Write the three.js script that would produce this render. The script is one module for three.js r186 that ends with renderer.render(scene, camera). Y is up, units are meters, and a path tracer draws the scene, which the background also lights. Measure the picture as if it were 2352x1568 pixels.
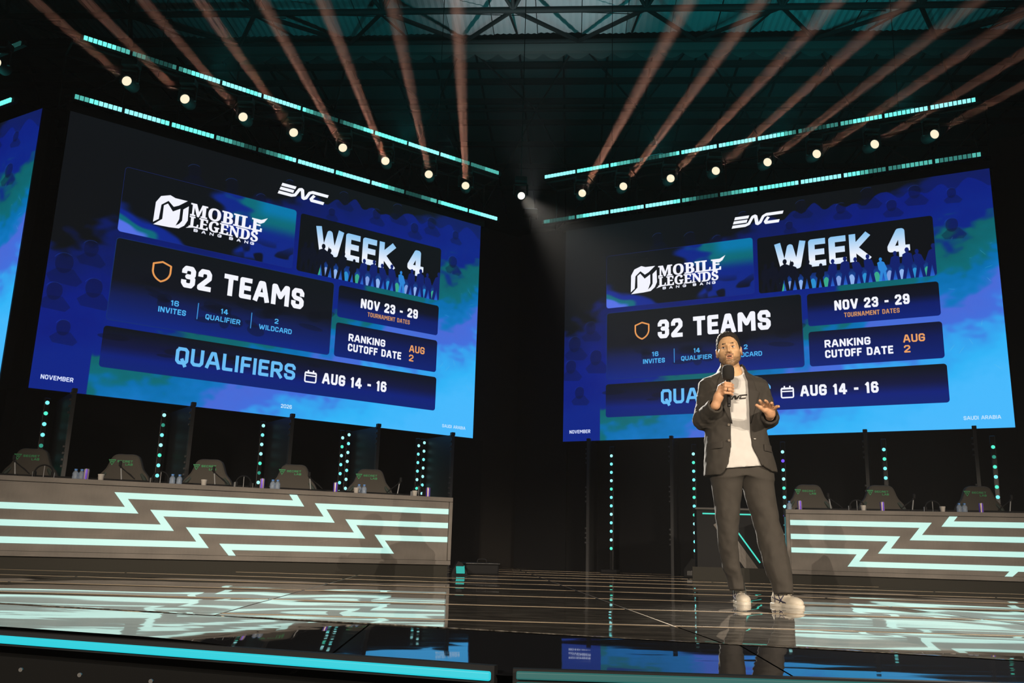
import * as THREE from 'three';
import { RoundedBoxGeometry } from 'three/addons/geometries/RoundedBoxGeometry.js';
import { mergeGeometries, mergeVertices } from 'three/addons/utils/BufferGeometryUtils.js';
import { RectAreaLightUniformsLib } from 'three/addons/lights/RectAreaLightUniformsLib.js';
import { createNoise3D, createNoise2D } from 'simplex-noise';

/* ------------------------------------------------------------------ camera, light, exposure */
const D2R = Math.PI / 180;
const scene = new THREE.Scene();
const camera = new THREE.PerspectiveCamera(2 * Math.atan(784 / 2050) / D2R, 2352 / 1568, 0.05, 200);
camera.position.set(0, 0.32, 0);
camera.rotation.order = 'YXZ';
camera.rotation.set(13.07 * D2R, 0, 1.63 * D2R);
const renderer = new THREE.WebGLRenderer({ antialias: true });
renderer.toneMapping = THREE.LinearToneMapping;
const EXPOSURE = 2.2;                                        // every light level below is divided by this
renderer.toneMappingExposure = EXPOSURE;
renderer.shadowMap.enabled = true;
RectAreaLightUniformsLib.init();
scene.background = new THREE.Color(0, 0, 0);
scene.fog = new THREE.FogExp2(0xffffff, 0.0012);            // stage haze

const lin = (r, g, b) => new THREE.Color().setRGB(r, g, b);
const WARM = lin(1, 0.84, 0.66);
// four front-of-house profile spots on the audience side light the presenter and the desks (their cases are built below)
const frontSpots = [[9.67, 5.22, 7.73, 430], [10.9, 5.5, 7.1, 350], [-4.54, 4.97, 8.75, 380], [-5.6, 5.05, 8.3, 330]];
for (const [x, y, z, cd] of frontSpots) {
  const l = new THREE.SpotLight(WARM, cd / EXPOSURE, 0, 21.5 * D2R, 0.65, 2);
  l.name = 'front_spot_light';
  l.position.set(x, y, z); l.target.position.set(0.4, 0.5, -9.2); l.shadow.radius = 1.2; l.castShadow = true;
  scene.add(l, l.target);
}

/* ------------------------------------------------------------------ helpers */
let seed = 20261;
const rnd = () => { seed = (seed * 1664525 + 1013904223) >>> 0; return seed / 4294967296; };
const rr = (a, b) => a + (b - a) * rnd();
const noise3 = createNoise3D(rnd), noise2 = createNoise2D(rnd);
const V = (x, y, z) => new THREE.Vector3(x, y, z);
const clamp = (x, a = 0, b = 1) => Math.min(b, Math.max(a, x));
const lerp = (a, b, t) => a + (b - a) * t;
const sstep = (a, b, x) => { const t = clamp((x - a) / (b - a)); return t * t * (3 - 2 * t); };

const std = (color, roughness = 0.6, o = {}) => new THREE.MeshStandardMaterial({ color, roughness, ...o });
const dull = (color, roughness, spec) => new THREE.MeshPhysicalMaterial({ color, roughness, specularIntensity: spec });
const glow = (color, k) => new THREE.MeshStandardMaterial({ color: 0x050505, roughness: 0.5, emissive: lin(Math.min(1.08, color.r), Math.min(1.08, color.g), Math.min(1.08, color.b)), emissiveIntensity: k / EXPOSURE });

const taken = {};
function numbered(n) { taken[n] = (taken[n] ?? -1) + 1; return taken[n] ? n + '_' + String(taken[n]).padStart(3, '0') : n; }
function shade(o) { o.castShadow = true; o.receiveShadow = true; return o; }
function part(name, geometry, material, parent) {
  const m = shade(new THREE.Mesh(geometry, material)); m.name = name; parent.add(m); return m;
}
function thing(name, label, category, pos = [0, 0, 0], turn = 0, group) {
  const o = new THREE.Group(); o.name = numbered(name); scene.add(o);
  o.position.set(...pos); o.rotation.y = turn; o.userData = { label, category };
  if (group) o.userData.group = group;
  return o;
}
function structure(name, pos = [0, 0, 0], turn = 0) {
  const o = new THREE.Group(); o.name = name; scene.add(o);
  o.position.set(...pos); o.rotation.y = turn; o.userData = { kind: 'structure' };
  return o;
}
const box = (w, h, d, x = 0, y = 0, z = 0) => new THREE.BoxGeometry(w, h, d).translate(x, y, z);
const rbox = (w, h, d, r, x = 0, y = 0, z = 0, s = 2) => new RoundedBoxGeometry(w, h, d, s, r).translate(x, y, z);
const cyl = (r0, r1, h, x = 0, y = 0, z = 0, s = 20) => new THREE.CylinderGeometry(r0, r1, h, s).translate(x, y, z);
function bar(a, b, r, s = 6) {                                // round bar from a to b
  const A = V(...a), B = V(...b), L = A.distanceTo(B);
  const g = new THREE.CylinderGeometry(r, r, L, s);
  g.applyQuaternion(new THREE.Quaternion().setFromUnitVectors(V(0, 1, 0), B.clone().sub(A).normalize()));
  return g.translate((A.x + B.x) / 2, (A.y + B.y) / 2, (A.z + B.z) / 2);
}
const tube = (pts, r, n = 24, s = 8, closed = false) => new THREE.TubeGeometry(new THREE.CatmullRomCurve3(pts.map((p) => V(...p)), closed), n, r, s, closed);
const lathe = (pts, s = 28) => new THREE.LatheGeometry(pts.map(([x, y]) => new THREE.Vector2(x, y)), s);
const joined = (list) => mergeGeometries(list.map((g) => (g.index ? g.toNonIndexed() : g)));
function extrude(pts, depth, bevel = 0.004, holes = []) {
  const s = new THREE.Shape(pts.map(([x, y]) => new THREE.Vector2(x, y)));
  for (const h of holes) s.holes.push(new THREE.Path(h.map(([x, y]) => new THREE.Vector2(x, y))));
  return new THREE.ExtrudeGeometry(s, { depth, bevelEnabled: bevel > 0, bevelSize: bevel, bevelThickness: bevel, bevelSegments: 2 });
}
function canvasTexture(w, h, draw) {
  const c = document.createElement('canvas'); c.width = w; c.height = h;
  draw(c.getContext('2d'), w, h);
  const t = new THREE.CanvasTexture(c); t.colorSpace = THREE.SRGBColorSpace; t.magFilter = THREE.LinearFilter; t.anisotropy = 8;
  return t;
}
// naive surface nets: meshes the zero level of f between lo and hi with cubic cells
function nets(f, lo, hi, c) {
  const n = [0, 1, 2].map((i) => Math.ceil((hi[i] - lo[i]) / c) + 1), [nx, ny, nz] = n;
  const val = new Float32Array(nx * ny * nz), at = (i, j, k) => (k * ny + j) * nx + i;
  for (let k = 0; k < nz; k++) for (let j = 0; j < ny; j++) for (let i = 0; i < nx; i++) val[at(i, j, k)] = f(lo[0] + i * c, lo[1] + j * c, lo[2] + k * c);
  const id = new Int32Array(nx * ny * nz).fill(-1), pos = [], idx = [];
  for (let k = 0; k < nz - 1; k++) for (let j = 0; j < ny - 1; j++) for (let i = 0; i < nx - 1; i++) {
    let m = 0; const v = [];
    for (let q = 0; q < 8; q++) { const w = val[at(i + (q & 1), j + ((q >> 1) & 1), k + (q >> 2))]; v.push(w); if (w < 0) m |= 1 << q; }
    if (!m || m === 255) continue;
    let s = 0, x = 0, y = 0, z = 0;
    for (let q = 0; q < 8; q++) for (const bit of [1, 2, 4]) {
      if (q & bit) continue; const p = q | bit;
      if ((v[q] < 0) === (v[p] < 0)) continue;
      const t = v[q] / (v[q] - v[p]);
      x += (q & 1) + (bit === 1 ? t : 0); y += ((q >> 1) & 1) + (bit === 2 ? t : 0); z += (q >> 2) + (bit === 4 ? t : 0); s++;
    }
    id[at(i, j, k)] = pos.length / 3;
    pos.push(lo[0] + (i + x / s) * c, lo[1] + (j + y / s) * c, lo[2] + (k + z / s) * c);
  }
  for (let k = 1; k < nz - 1; k++) for (let j = 1; j < ny - 1; j++) for (let i = 1; i < nx - 1; i++) {
    const a = val[at(i, j, k)] < 0;
    const quad = (p, q, r, s, flip) => { if (p < 0 || q < 0 || r < 0 || s < 0) return; flip ? idx.push(p, r, q, p, s, r) : idx.push(p, q, r, p, r, s); };
    if (a !== (val[at(i + 1, j, k)] < 0)) quad(id[at(i, j - 1, k - 1)], id[at(i, j, k - 1)], id[at(i, j, k)], id[at(i, j - 1, k)], !a);
    if (a !== (val[at(i, j + 1, k)] < 0)) quad(id[at(i - 1, j, k - 1)], id[at(i - 1, j, k)], id[at(i, j, k)], id[at(i, j, k - 1)], !a);
    if (a !== (val[at(i, j, k + 1)] < 0)) quad(id[at(i - 1, j - 1, k)], id[at(i, j - 1, k)], id[at(i, j, k)], id[at(i - 1, j, k)], !a);
  }
  const g = new THREE.BufferGeometry();
  g.setAttribute('position', new THREE.Float32BufferAttribute(pos, 3)); g.setIndex(idx); g.computeVertexNormals();
  return g;
}
function paint(g, fn) {                                     // vertex colours (linear) from position
  const p = g.attributes.position, c = new Float32Array(p.count * 3);
  for (let i = 0; i < p.count; i++) { const q = fn(p.getX(i), p.getY(i), p.getZ(i)); c[i * 3] = q[0]; c[i * 3 + 1] = q[1]; c[i * 3 + 2] = q[2]; }
  g.setAttribute('color', new THREE.BufferAttribute(c, 3)); return g;
}
const smin = (a, b, k) => { const h = clamp(0.5 + 0.5 * (b - a) / k); return lerp(b, a, h) - k * h * (1 - h); };
const smax = (a, b, k) => -smin(-a, -b, k);
function caps(x, y, z, a, b, ra, rb) {                      // distance to a tapered capsule
  const ux = b[0] - a[0], uy = b[1] - a[1], uz = b[2] - a[2], px = x - a[0], py = y - a[1], pz = z - a[2];
  const t = clamp((px * ux + py * uy + pz * uz) / (ux * ux + uy * uy + uz * uz));
  return Math.hypot(px - ux * t, py - uy * t, pz - uz * t) - lerp(ra, rb, t);
}
const ell = (x, y, z, c, r) => { const dx = (x - c[0]) / r[0], dy = (y - c[1]) / r[1], dz = (z - c[2]) / r[2], k = Math.hypot(dx, dy, dz); return (k - 1) * Math.min(r[0], r[1], r[2]); };
function table(rows) {                                      // smooth lookup: rows [y, ...values], y ascending
  return (y) => {
    let i = 0; while (i < rows.length - 2 && y > rows[i + 1][0]) i++;
    const a = rows[i], b = rows[i + 1], t = clamp((y - a[0]) / (b[0] - a[0])), s = t * t * (3 - 2 * t) * 0.5 + t * 0.5;
    return a.slice(1).map((v, k) => lerp(v, b[k + 1], s));
  };
}

// stage axes measured from the place: each frame is [x, z of its left end, turn about y]
const FR = {
  ls: [-5.981, -10.952, Math.atan2(3.931, 5.366)],          // screen by the long desk
  rs: [0.905, -15.01, -Math.atan2(3.096, 5.914)],           // screen behind the presenter
  ld: [-4.999, -8.883, Math.atan2(1.832, 4.356)],
  rd: [3.431, -11.172, -Math.atan2(0.691, 2.554)],
};
function on(fr, s, y, off) {                                // point s metres along a frame, off metres towards the audience
  const [x, z, t] = FR[fr];
  return [x + s * Math.cos(t) + off * Math.sin(t), y, z - s * Math.sin(t) + off * Math.cos(t)];
}

/* ------------------------------------------------------------------ lettering drawn by strokes */
const O8 = [[0.2, 0], [0.8, 0], [1, 0.15], [1, 0.85], [0.8, 1], [0.2, 1], [0, 0.85], [0, 0.15], [0.2, 0], [0.5, 0]];
const GLYPH = {
  A: [0.74, [[0, 1], [0.38, 0], [0.62, 0], [1, 1]], [[0.14, 0.7], [0.86, 0.7]]],
  B: [0.62, [[0, 0], [0.8, 0], [1, 0.12], [1, 0.37], [0.85, 0.48], [1, 0.6], [1, 0.87], [0.8, 1], [0, 1], [0, 0], [0.3, 0]], [[0, 0.48], [0.85, 0.48]]],
  C: [0.62, [[1, 0.2], [1, 0.15], [0.8, 0], [0.2, 0], [0, 0.15], [0, 0.85], [0.2, 1], [0.8, 1], [1, 0.85], [1, 0.8]]],
  D: [0.64, [[0, 0], [0.76, 0], [1, 0.18], [1, 0.82], [0.76, 1], [0, 1], [0, 0], [0.3, 0]]],
  E: [0.56, [[1, 0], [0, 0], [0, 1], [1, 1]], [[0, 0.48], [0.88, 0.48]]],
  F: [0.54, [[1, 0], [0, 0], [0, 1]], [[0, 0.5], [0.88, 0.5]]],
  G: [0.64, [[1, 0.18], [1, 0.15], [0.8, 0], [0.2, 0], [0, 0.15], [0, 0.85], [0.2, 1], [0.8, 1], [1, 0.85], [1, 0.52], [0.55, 0.52]]],
  I: [0.2, [[0.5, 0], [0.5, 1]]], K: [0.64, [[0, 0], [0, 1]], [[1, 0], [0.12, 0.5], [1, 1]]], L: [0.54, [[0, 0], [0, 1], [1, 1]]],
  M: [0.86, [[0, 1], [0, 0], [0.1, 0], [0.5, 0.62], [0.9, 0], [1, 0], [1, 1]]], N: [0.66, [[0, 1], [0, 0], [0.08, 0], [0.92, 1], [1, 1], [1, 0]]],
  O: [0.64, O8], Q: [0.64, O8, [[0.55, 0.8], [0.82, 1.16]]], R: [0.64, [[0, 1], [0, 0], [0.8, 0], [1, 0.14], [1, 0.42], [0.8, 0.55], [0, 0.55]], [[0.5, 0.55], [1, 1]]],
  S: [0.62, [[1, 0.2], [1, 0.14], [0.8, 0], [0.2, 0], [0, 0.14], [0, 0.35], [0.2, 0.47], [0.8, 0.53], [1, 0.65], [1, 0.86], [0.8, 1], [0.2, 1], [0, 0.86], [0, 0.8]]],
  T: [0.62, [[0, 0], [1, 0]], [[0.5, 0], [0.5, 1]]], U: [0.64, [[0, 0], [0, 0.85], [0.2, 1], [0.8, 1], [1, 0.85], [1, 0]]], V: [0.7, [[0, 0], [0.42, 1], [0.58, 1], [1, 0]]],
  W: [1.02, [[0, 0], [0.2, 1], [0.3, 1], [0.5, 0.1], [0.7, 1], [0.8, 1], [1, 0]]],
  0: [0.62, O8], 1: [0.34, [[0, 0.14], [0.75, 0], [0.75, 1]]], 2: [0.6, [[0, 0.2], [0, 0.15], [0.2, 0], [0.8, 0], [1, 0.15], [1, 0.38], [0, 0.92], [0, 1], [1, 1]]],
  3: [0.6, [[0, 0.17], [0, 0.14], [0.2, 0], [0.8, 0], [1, 0.14], [1, 0.36], [0.82, 0.48], [0.4, 0.48], [0.82, 0.48], [1, 0.6], [1, 0.86], [0.8, 1], [0.2, 1], [0, 0.86], [0, 0.83]]],
  4: [0.68, [[0.72, 1], [0.72, 0], [0.56, 0], [0, 0.66], [0, 0.76], [1, 0.76]]],
  6: [0.6, [[0.95, 0.16], [0.8, 0], [0.2, 0], [0, 0.15], [0, 0.85], [0.2, 1], [0.8, 1], [1, 0.85], [1, 0.6], [0.8, 0.46], [0, 0.46]]],
  9: [0.6, [[0.05, 0.84], [0.2, 1], [0.8, 1], [1, 0.85], [1, 0.15], [0.8, 0], [0.2, 0], [0, 0.15], [0, 0.4], [0.2, 0.54], [1, 0.54]]],
  '-': [0.4, [[0.1, 0.56], [0.9, 0.56]]], ' ': [0.34],
};
function write(ctx, text, x0, y0, x1, y1, weight, color) {   // text fitted to the box x0..x1, y0..y1
  const h = y1 - y0, t = weight * h, gap = 0.1 * h;
  let w = -gap; for (const ch of text) w += GLYPH[ch][0] * h + gap;
  const k = (x1 - x0) / w;
  ctx.save(); ctx.lineJoin = 'round'; ctx.lineCap = 'square'; ctx.lineWidth = t; ctx.strokeStyle = color;
  let x = x0;
  for (const ch of text) {
    const [gw, ...lines] = GLYPH[ch], W = gw * h * k;
    for (const l of lines) {
      ctx.beginPath();
      l.forEach(([gx, gy], i) => { const px = x + t / 2 + gx * Math.max(0, W - t), py = y0 + t / 2 + gy * (h - t); i ? ctx.lineTo(px, py) : ctx.moveTo(px, py); });
      ctx.stroke();
    }
    // square the terminals of open strokes
    x += W + gap * k;
  }
  ctx.restore();
}
function poly(ctx, pts, color) { ctx.fillStyle = color; ctx.beginPath(); pts.forEach(([x, y], i) => (i ? ctx.lineTo(x, y) : ctx.moveTo(x, y))); ctx.closePath(); ctx.fill(); }
function slantLogo(ctx, x, y, w, h, color) {                 // the slanted three-bar E, N and C
  ctx.save(); ctx.translate(x, y); ctx.scale(w / 226, h / 54); ctx.transform(1, 0, -0.32, 1, 17, 0);
  ctx.strokeStyle = color; ctx.lineJoin = 'round'; ctx.lineCap = 'butt'; ctx.lineWidth = 15;
  const line = (pts) => { ctx.beginPath(); pts.forEach(([a, b], i) => (i ? ctx.lineTo(a, b) : ctx.moveTo(a, b))); ctx.stroke(); };
  line([[0, 7], [66, 7]]); line([[0, 27], [64, 27]]);
  line([[0, 47.5], [62, 47.5], [76, 42], [84, 10], [92, 7], [99, 11], [114, 44], [121, 47], [128, 42], [134, 14], [146, 7], [222, 7]]);
  ctx.lineWidth = 15; line([[160, 20], [152, 40], [158, 47], [216, 47]]);
  ctx.restore();
}
function crowdFigure(ctx, x, y, h, color, lean = 0) {        // a standing figure seen as an outline
  ctx.fillStyle = color; ctx.beginPath(); ctx.ellipse(x + lean * h, y - h * 0.93, h * 0.06, h * 0.08, 0, 0, 7); ctx.fill();
  poly(ctx, [[x - h * 0.13 + lean * h, y - h * 0.8], [x + lean * h, y - h * 0.87], [x + h * 0.13 + lean * h, y - h * 0.8], [x + h * 0.16, y - h * 0.5], [x + h * 0.1, y - h * 0.42], [x + h * 0.16, y], [x + h * 0.06, y], [x, y - h * 0.38], [x - h * 0.08, y], [x - h * 0.18, y], [x - h * 0.1, y - h * 0.42], [x - h * 0.17, y - h * 0.52]], color);
}
function screenArt(ctx, W, H) {
  // backdrop: broad colour bands with torn edges
  const w = 640, h = 360, img = ctx.createImageData(w, h);
  const stops = [[-1, 13, 16, 20], [0.5, 13, 16, 20], [0.56, 12, 26, 92], [0.8, 10, 28, 124], [1.0, 10, 36, 132], [1.04, 9, 96, 104], [1.12, 8, 104, 116], [1.15, 0, 108, 172], [1.21, 10, 116, 190], [1.26, 72, 106, 214], [1.36, 66, 110, 220], [1.41, 52, 160, 238], [1.5, 48, 180, 248], [1.66, 70, 186, 254], [3, 84, 180, 255]];
  for (let j = 0; j < h; j++) for (let i = 0; i < w; i++) {
    const u = i / w, v = j / h;
    let t = 0.05 + 0.79 * u + v + 0.05 * noise2(u * 3, v * 3) + 0.045 * noise2(u * 9 + 7, v * 8) + 0.02 * noise2(u * 30, v * 26 + 3);
    if (u < 0.1) t = Math.min(t, 0.98);
    if (v < 0.16) t = Math.min(t, 0.99);
    if (v < 0.1 - 0.06 * u + 0.03 * noise2(u * 16, 4)) t *= 0.7;
    let q = 0; while (q < stops.length - 2 && t > stops[q + 1][0]) q++;
    const A = stops[q], B = stops[q + 1], s = clamp((t - A[0]) / (B[0] - A[0])), o = (j * w + i) * 4;
    for (let c = 0; c < 3; c++) img.data[o + c] = lerp(A[c + 1], B[c + 1], s);
    img.data[o + 3] = 255;
  }
  const tmp = document.createElement('canvas'); tmp.width = w; tmp.height = h; tmp.getContext('2d').putImageData(img, 0, 0);
  ctx.drawImage(tmp, 0, 0, W, H);
  // outlines of a crowd in the backdrop
  const heads = [[60, 640, 60], [40, 760, 52], [180, 720, 58], [90, 900, 46], [520, 120, 50], [690, 140, 52], [830, 170, 42], [1240, 50, 44], [1180, 140, 30], [1420, 90, 40], [1540, 40, 50], [1640, 110, 40], [1740, 60, 46], [1890, 90, 34], [1880, 240, 46], [150, 560, 50], [960, 60, 36]];
  for (const [x, y, r] of heads) {
    ctx.fillStyle = 'rgba(9,13,36,0.4)'; ctx.beginPath(); ctx.ellipse(x, y, r * 0.55, r * 0.72, 0.1, 0, 7); ctx.fill();
    poly(ctx, [[x - r * 0.4, y + r * 0.4], [x + r * 0.6, y + r * 0.35], [x + r * 1.25, y + r * 1.1], [x + r * 0.9, y + r * 1.5], [x - r * 0.7, y + r * 1.4], [x - r * 1.0, y + r * 0.95]], 'rgba(9,14,44,0.34)');
    ctx.strokeStyle = 'rgba(40,90,210,0.35)'; ctx.lineWidth = 2; ctx.beginPath(); ctx.arc(x, y, r * 0.68, 3.6, 5.3); ctx.stroke();
  }
  ctx.strokeStyle = 'rgba(120,200,230,0.3)'; ctx.lineWidth = 2;
  for (let i = 0; i < 12; i++) { const x = 1830 + 200 * rnd(), y = 250 + 640 * rnd(); ctx.beginPath(); ctx.moveTo(x, y); ctx.lineTo(x + rr(-30, 30), y + rr(-26, 26)); ctx.stroke(); }
  // panels
  const panel = (x0, y0, x1, y1, fill, edge) => {
    ctx.beginPath(); ctx.roundRect(x0, y0, x1 - x0, y1 - y0, 14); ctx.fillStyle = fill; ctx.fill();
    if (edge) { ctx.lineWidth = 2.5; ctx.strokeStyle = edge; ctx.stroke(); }
  };
  const down = (y0, y1, list) => { const g = ctx.createLinearGradient(0, y0, 0, y1); list.forEach(([o, c]) => g.addColorStop(o, c)); return g; };
  panel(238, 178, 1003, 463, '#0d1116', '#1a2c7a');
  ctx.save(); ctx.beginPath(); ctx.roundRect(238, 178, 765, 285, 14); ctx.clip();
  {
    const a = 320, b = 120, im = ctx.createImageData(a, b);
    for (let j = 0; j < b; j++) for (let i = 0; i < a; i++) {
      const u = i / a, v = j / b;
      const t1 = u * 1.15 - v * 0.25 + 0.1 * noise2(u * 4, v * 3), t2 = (1 - u) * 0.9 + v * 0.75 + 0.05 * noise2(u * 5 + 9, v * 4);
      let c = [13, 17, 22]; const mix = (k, d) => { c = c.map((q, n) => lerp(q, d[n], k)); };
      mix(sstep(0.5, 0.62, t1), [13, 38, 132]);
      mix(sstep(0.62, 0.72, u + 0.1 * noise2(u * 5, v * 4)) * (1 - sstep(0.3, 0.55, v)), [8, 104, 118]); mix(sstep(0.72, 0.82, u) * (1 - sstep(0.1, 0.3, v)), [4, 118, 170]);
      mix(sstep(0.55, 0.9, v) * sstep(0.6, 0.75, u) * sstep(-0.1, 0.3, noise2(u * 7, v * 4 + 5)), [12, 16, 34]);
      mix(sstep(1.28, 1.36, t2), [14, 40, 140]); mix(sstep(1.4, 1.46, t2), [10, 104, 122]); mix(sstep(1.5, 1.56, t2), [84, 112, 228]);
      const o = (j * a + i) * 4; im.data[o] = c[0]; im.data[o + 1] = c[1]; im.data[o + 2] = c[2]; im.data[o + 3] = 255;
    }
    const t2 = document.createElement('canvas'); t2.width = a; t2.height = b; t2.getContext('2d').putImageData(im, 0, 0); ctx.drawImage(t2, 238, 178, 765, 285);
  }
  ctx.restore();
  panel(240, 490, 1220, 840, down(490, 840, [[0, '#0e1318'], [0.5, '#10131c'], [0.68, '#101c52'], [1, '#0c2580']]), '#14306e');
  panel(236, 866, 1813, 1036, down(866, 1036, [[0, '#0e1218'], [0.45, '#0f1540'], [0.7, '#0c2076'], [1, '#0b2472']]));
  panel(1246, 494, 1807, 650, down(494, 650, [[0, '#0d1016'], [0.35, '#0d1226'], [0.6, '#0c1d66'], [1, '#0b2378']]));
  panel(1245, 677, 1808, 841, down(677, 841, [[0, '#10142c'], [0.4, '#0c1a58'], [1, '#0a2272']]));
  panel(1025, 185, 1805, 467, '#0c0f14');
  // smoky patches in the two wide panels
  for (let i = 0; i < 26; i++) { ctx.fillStyle = 'rgba(12,14,22,0.35)'; ctx.beginPath(); ctx.ellipse(rr(330, 1180), rr(640, 800), rr(20, 70), rr(8, 26), rr(-0.3, 0.3), 0, 7); ctx.fill(); }
  for (let i = 0; i < 14; i++) { ctx.fillStyle = 'rgba(12,14,22,0.4)'; ctx.beginPath(); ctx.ellipse(rr(250, 1200), rr(890, 970), rr(30, 90), rr(6, 16), 0, 0, 7); ctx.fill(); }
  slantLogo(ctx, 903, 61, 240, 56, '#f6f8ff');
  // emblem: a blocky bannered M
  poly(ctx, [[372, 390], [374, 300], [392, 268], [430, 254], [452, 262], [505, 262], [470, 292], [449, 303], [425, 282], [398, 306], [394, 372]], '#f4f5ff');
  poly(ctx, [[374, 400], [408, 368], [408, 306], [424, 294], [448, 324], [478, 304], [478, 352], [466, 384], [480, 372], [490, 356], [490, 304], [512, 284], [514, 350], [502, 376], [480, 394], [440, 398]], '#f4f5ff');
  ctx.fillStyle = '#f6f6ff'; ctx.textBaseline = 'alphabetic';
  const fit = (txt, x0, y1, x1, cap) => { ctx.save(); ctx.font = 'bold 100px serif'; const m = ctx.measureText(txt); ctx.translate(x0, y1); ctx.scale((x1 - x0) / m.width, cap / 71); ctx.fillText(txt, 0, 0); ctx.lineWidth = 4; ctx.strokeStyle = '#f6f6ff'; ctx.strokeText(txt, 0, 0); ctx.restore(); };
  fit('MOBILE', 520, 322, 846, 54); fit('LEGENDS', 520, 374, 832, 47);
  poly(ctx, [[812, 268], [838, 266], [868, 250], [852, 276], [834, 286], [814, 282]], '#f6f6ff'); poly(ctx, [[800, 318], [838, 316], [822, 330], [804, 334]], '#f6f6ff');
  poly(ctx, [[520, 374], [508, 384], [546, 374]], '#f6f6ff');
  { const s = 'BANGBANG', x = [543, 578, 613, 648, 700, 735, 770, 797]; [...s].forEach((c, i) => write(ctx, c, x[i], 379, x[i] + 18, 393, 0.28, '#f0f2ff')); }
  ctx.strokeStyle = '#e79a55'; ctx.lineWidth = 8; ctx.lineJoin = 'round'; ctx.beginPath(); ctx.moveTo(432, 556); ctx.lineTo(468, 569); ctx.lineTo(468, 600); ctx.quadraticCurveTo(464, 630, 432, 642); ctx.quadraticCurveTo(400, 630, 396, 600); ctx.lineTo(396, 569); ctx.closePath(); ctx.stroke();
  const white = '#f6f7ff', sky = '#4fb6f4', amber = '#eda163';
  write(ctx, '32 TEAMS', 515, 551, 1075, 648, 0.225, white);
  write(ctx, '16', 484, 713, 518, 737, 0.2, sky); write(ctx, 'INVITES', 436, 748, 551, 772, 0.21, sky);
  write(ctx, '14', 698, 711, 730, 735, 0.2, sky); write(ctx, 'QUALIFIER', 634, 747, 788, 770, 0.2, sky);
  write(ctx, '2', 944, 713, 962, 736, 0.2, sky); write(ctx, 'WILDCARD', 874, 750, 1029, 773, 0.2, sky);
  ctx.fillStyle = '#3c93d8'; ctx.fillRect(597, 705, 4, 72); ctx.fillRect(834, 705, 4, 72);
  write(ctx, 'NOV 23 - 29', 1366, 537, 1686, 585, 0.22, white); write(ctx, 'TOURNAMENT DATES', 1406, 599, 1642, 621, 0.19, '#cf9060');
  write(ctx, 'RANKING', 1314, 721, 1512, 757, 0.22, white); write(ctx, 'CUTOFF DATE', 1314, 769, 1604, 806, 0.22, white);
  write(ctx, 'AUG', 1647, 724, 1736, 760, 0.2, amber); write(ctx, '2', 1648, 772, 1674, 806, 0.2, amber);
  write(ctx, 'QUALIFIERS', 528, 908, 1063, 982, 0.2, '#69bdf6'); write(ctx, 'AUG 14 - 16', 1196, 927, 1533, 978, 0.22, white);
  ctx.strokeStyle = white; ctx.lineWidth = 7; ctx.beginPath(); ctx.roundRect(1111, 936, 54, 44, 6); ctx.stroke(); ctx.fillStyle = white; ctx.fillRect(1111, 933, 54, 9); ctx.fillRect(1111, 948, 54, 6); ctx.fillRect(1122, 925, 7, 12); ctx.fillRect(1147, 925, 7, 12);
  write(ctx, 'NOVEMBER', 36, 1094, 152, 1112, 0.2, '#dfe6ff'); write(ctx, '2026', 1008, 1096, 1060, 1113, 0.17, '#d8ecff'); write(ctx, 'SAUDI ARABIA', 1860, 1098, 2000, 1114, 0.17, '#d0e8ff');
  // week panel: lettering behind a row of standing figures
  ctx.save(); ctx.beginPath(); ctx.roundRect(1025, 185, 780, 282, 14); ctx.clip();
  write(ctx, 'WEEK 4', 1108, 226, 1704, 362, 0.215, down(226, 362, [[0, '#8cc4f0'], [0.5, '#cfe3fa'], [0.75, '#f2f6ff'], [1, '#dcebff']]));
  const fig = [[1060, 210], [1105, 200], [1145, 190], [1195, 196], [1250, 180], [1310, 170], [1365, 172], [1422, 165], [1480, 176], [1530, 170], [1585, 164], [1636, 178], [1690, 176], [1740, 184], [1788, 190]];
  ctx.fillStyle = down(380, 467, [[0, '#0c1750'], [0.45, '#12408c'], [1, '#2a62d0']]); ctx.fillRect(1130, 392, 676, 76);
  for (let i = 0; i < 15; i++) { const x = fig[i][0] + 27; ctx.fillStyle = ['#2a8fd0', '#38a88c', '#7f9fe0', '#8fb4f0'][i % 4]; if (x > 1130) { ctx.beginPath(); ctx.ellipse(x, 446, 13, 26, 0, 0, 7); ctx.fill(); } }
  fig.forEach(([x, h], i) => { crowdFigure(ctx, x, 470, h * (0.7 + 0.14 * ((i * 7) % 5) / 4), i === 10 ? '#2d86d8' : i < 6 ? '#0c1020' : '#0e1f6a', rr(-0.09, 0.09)); });
  ctx.restore();
}

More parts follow.
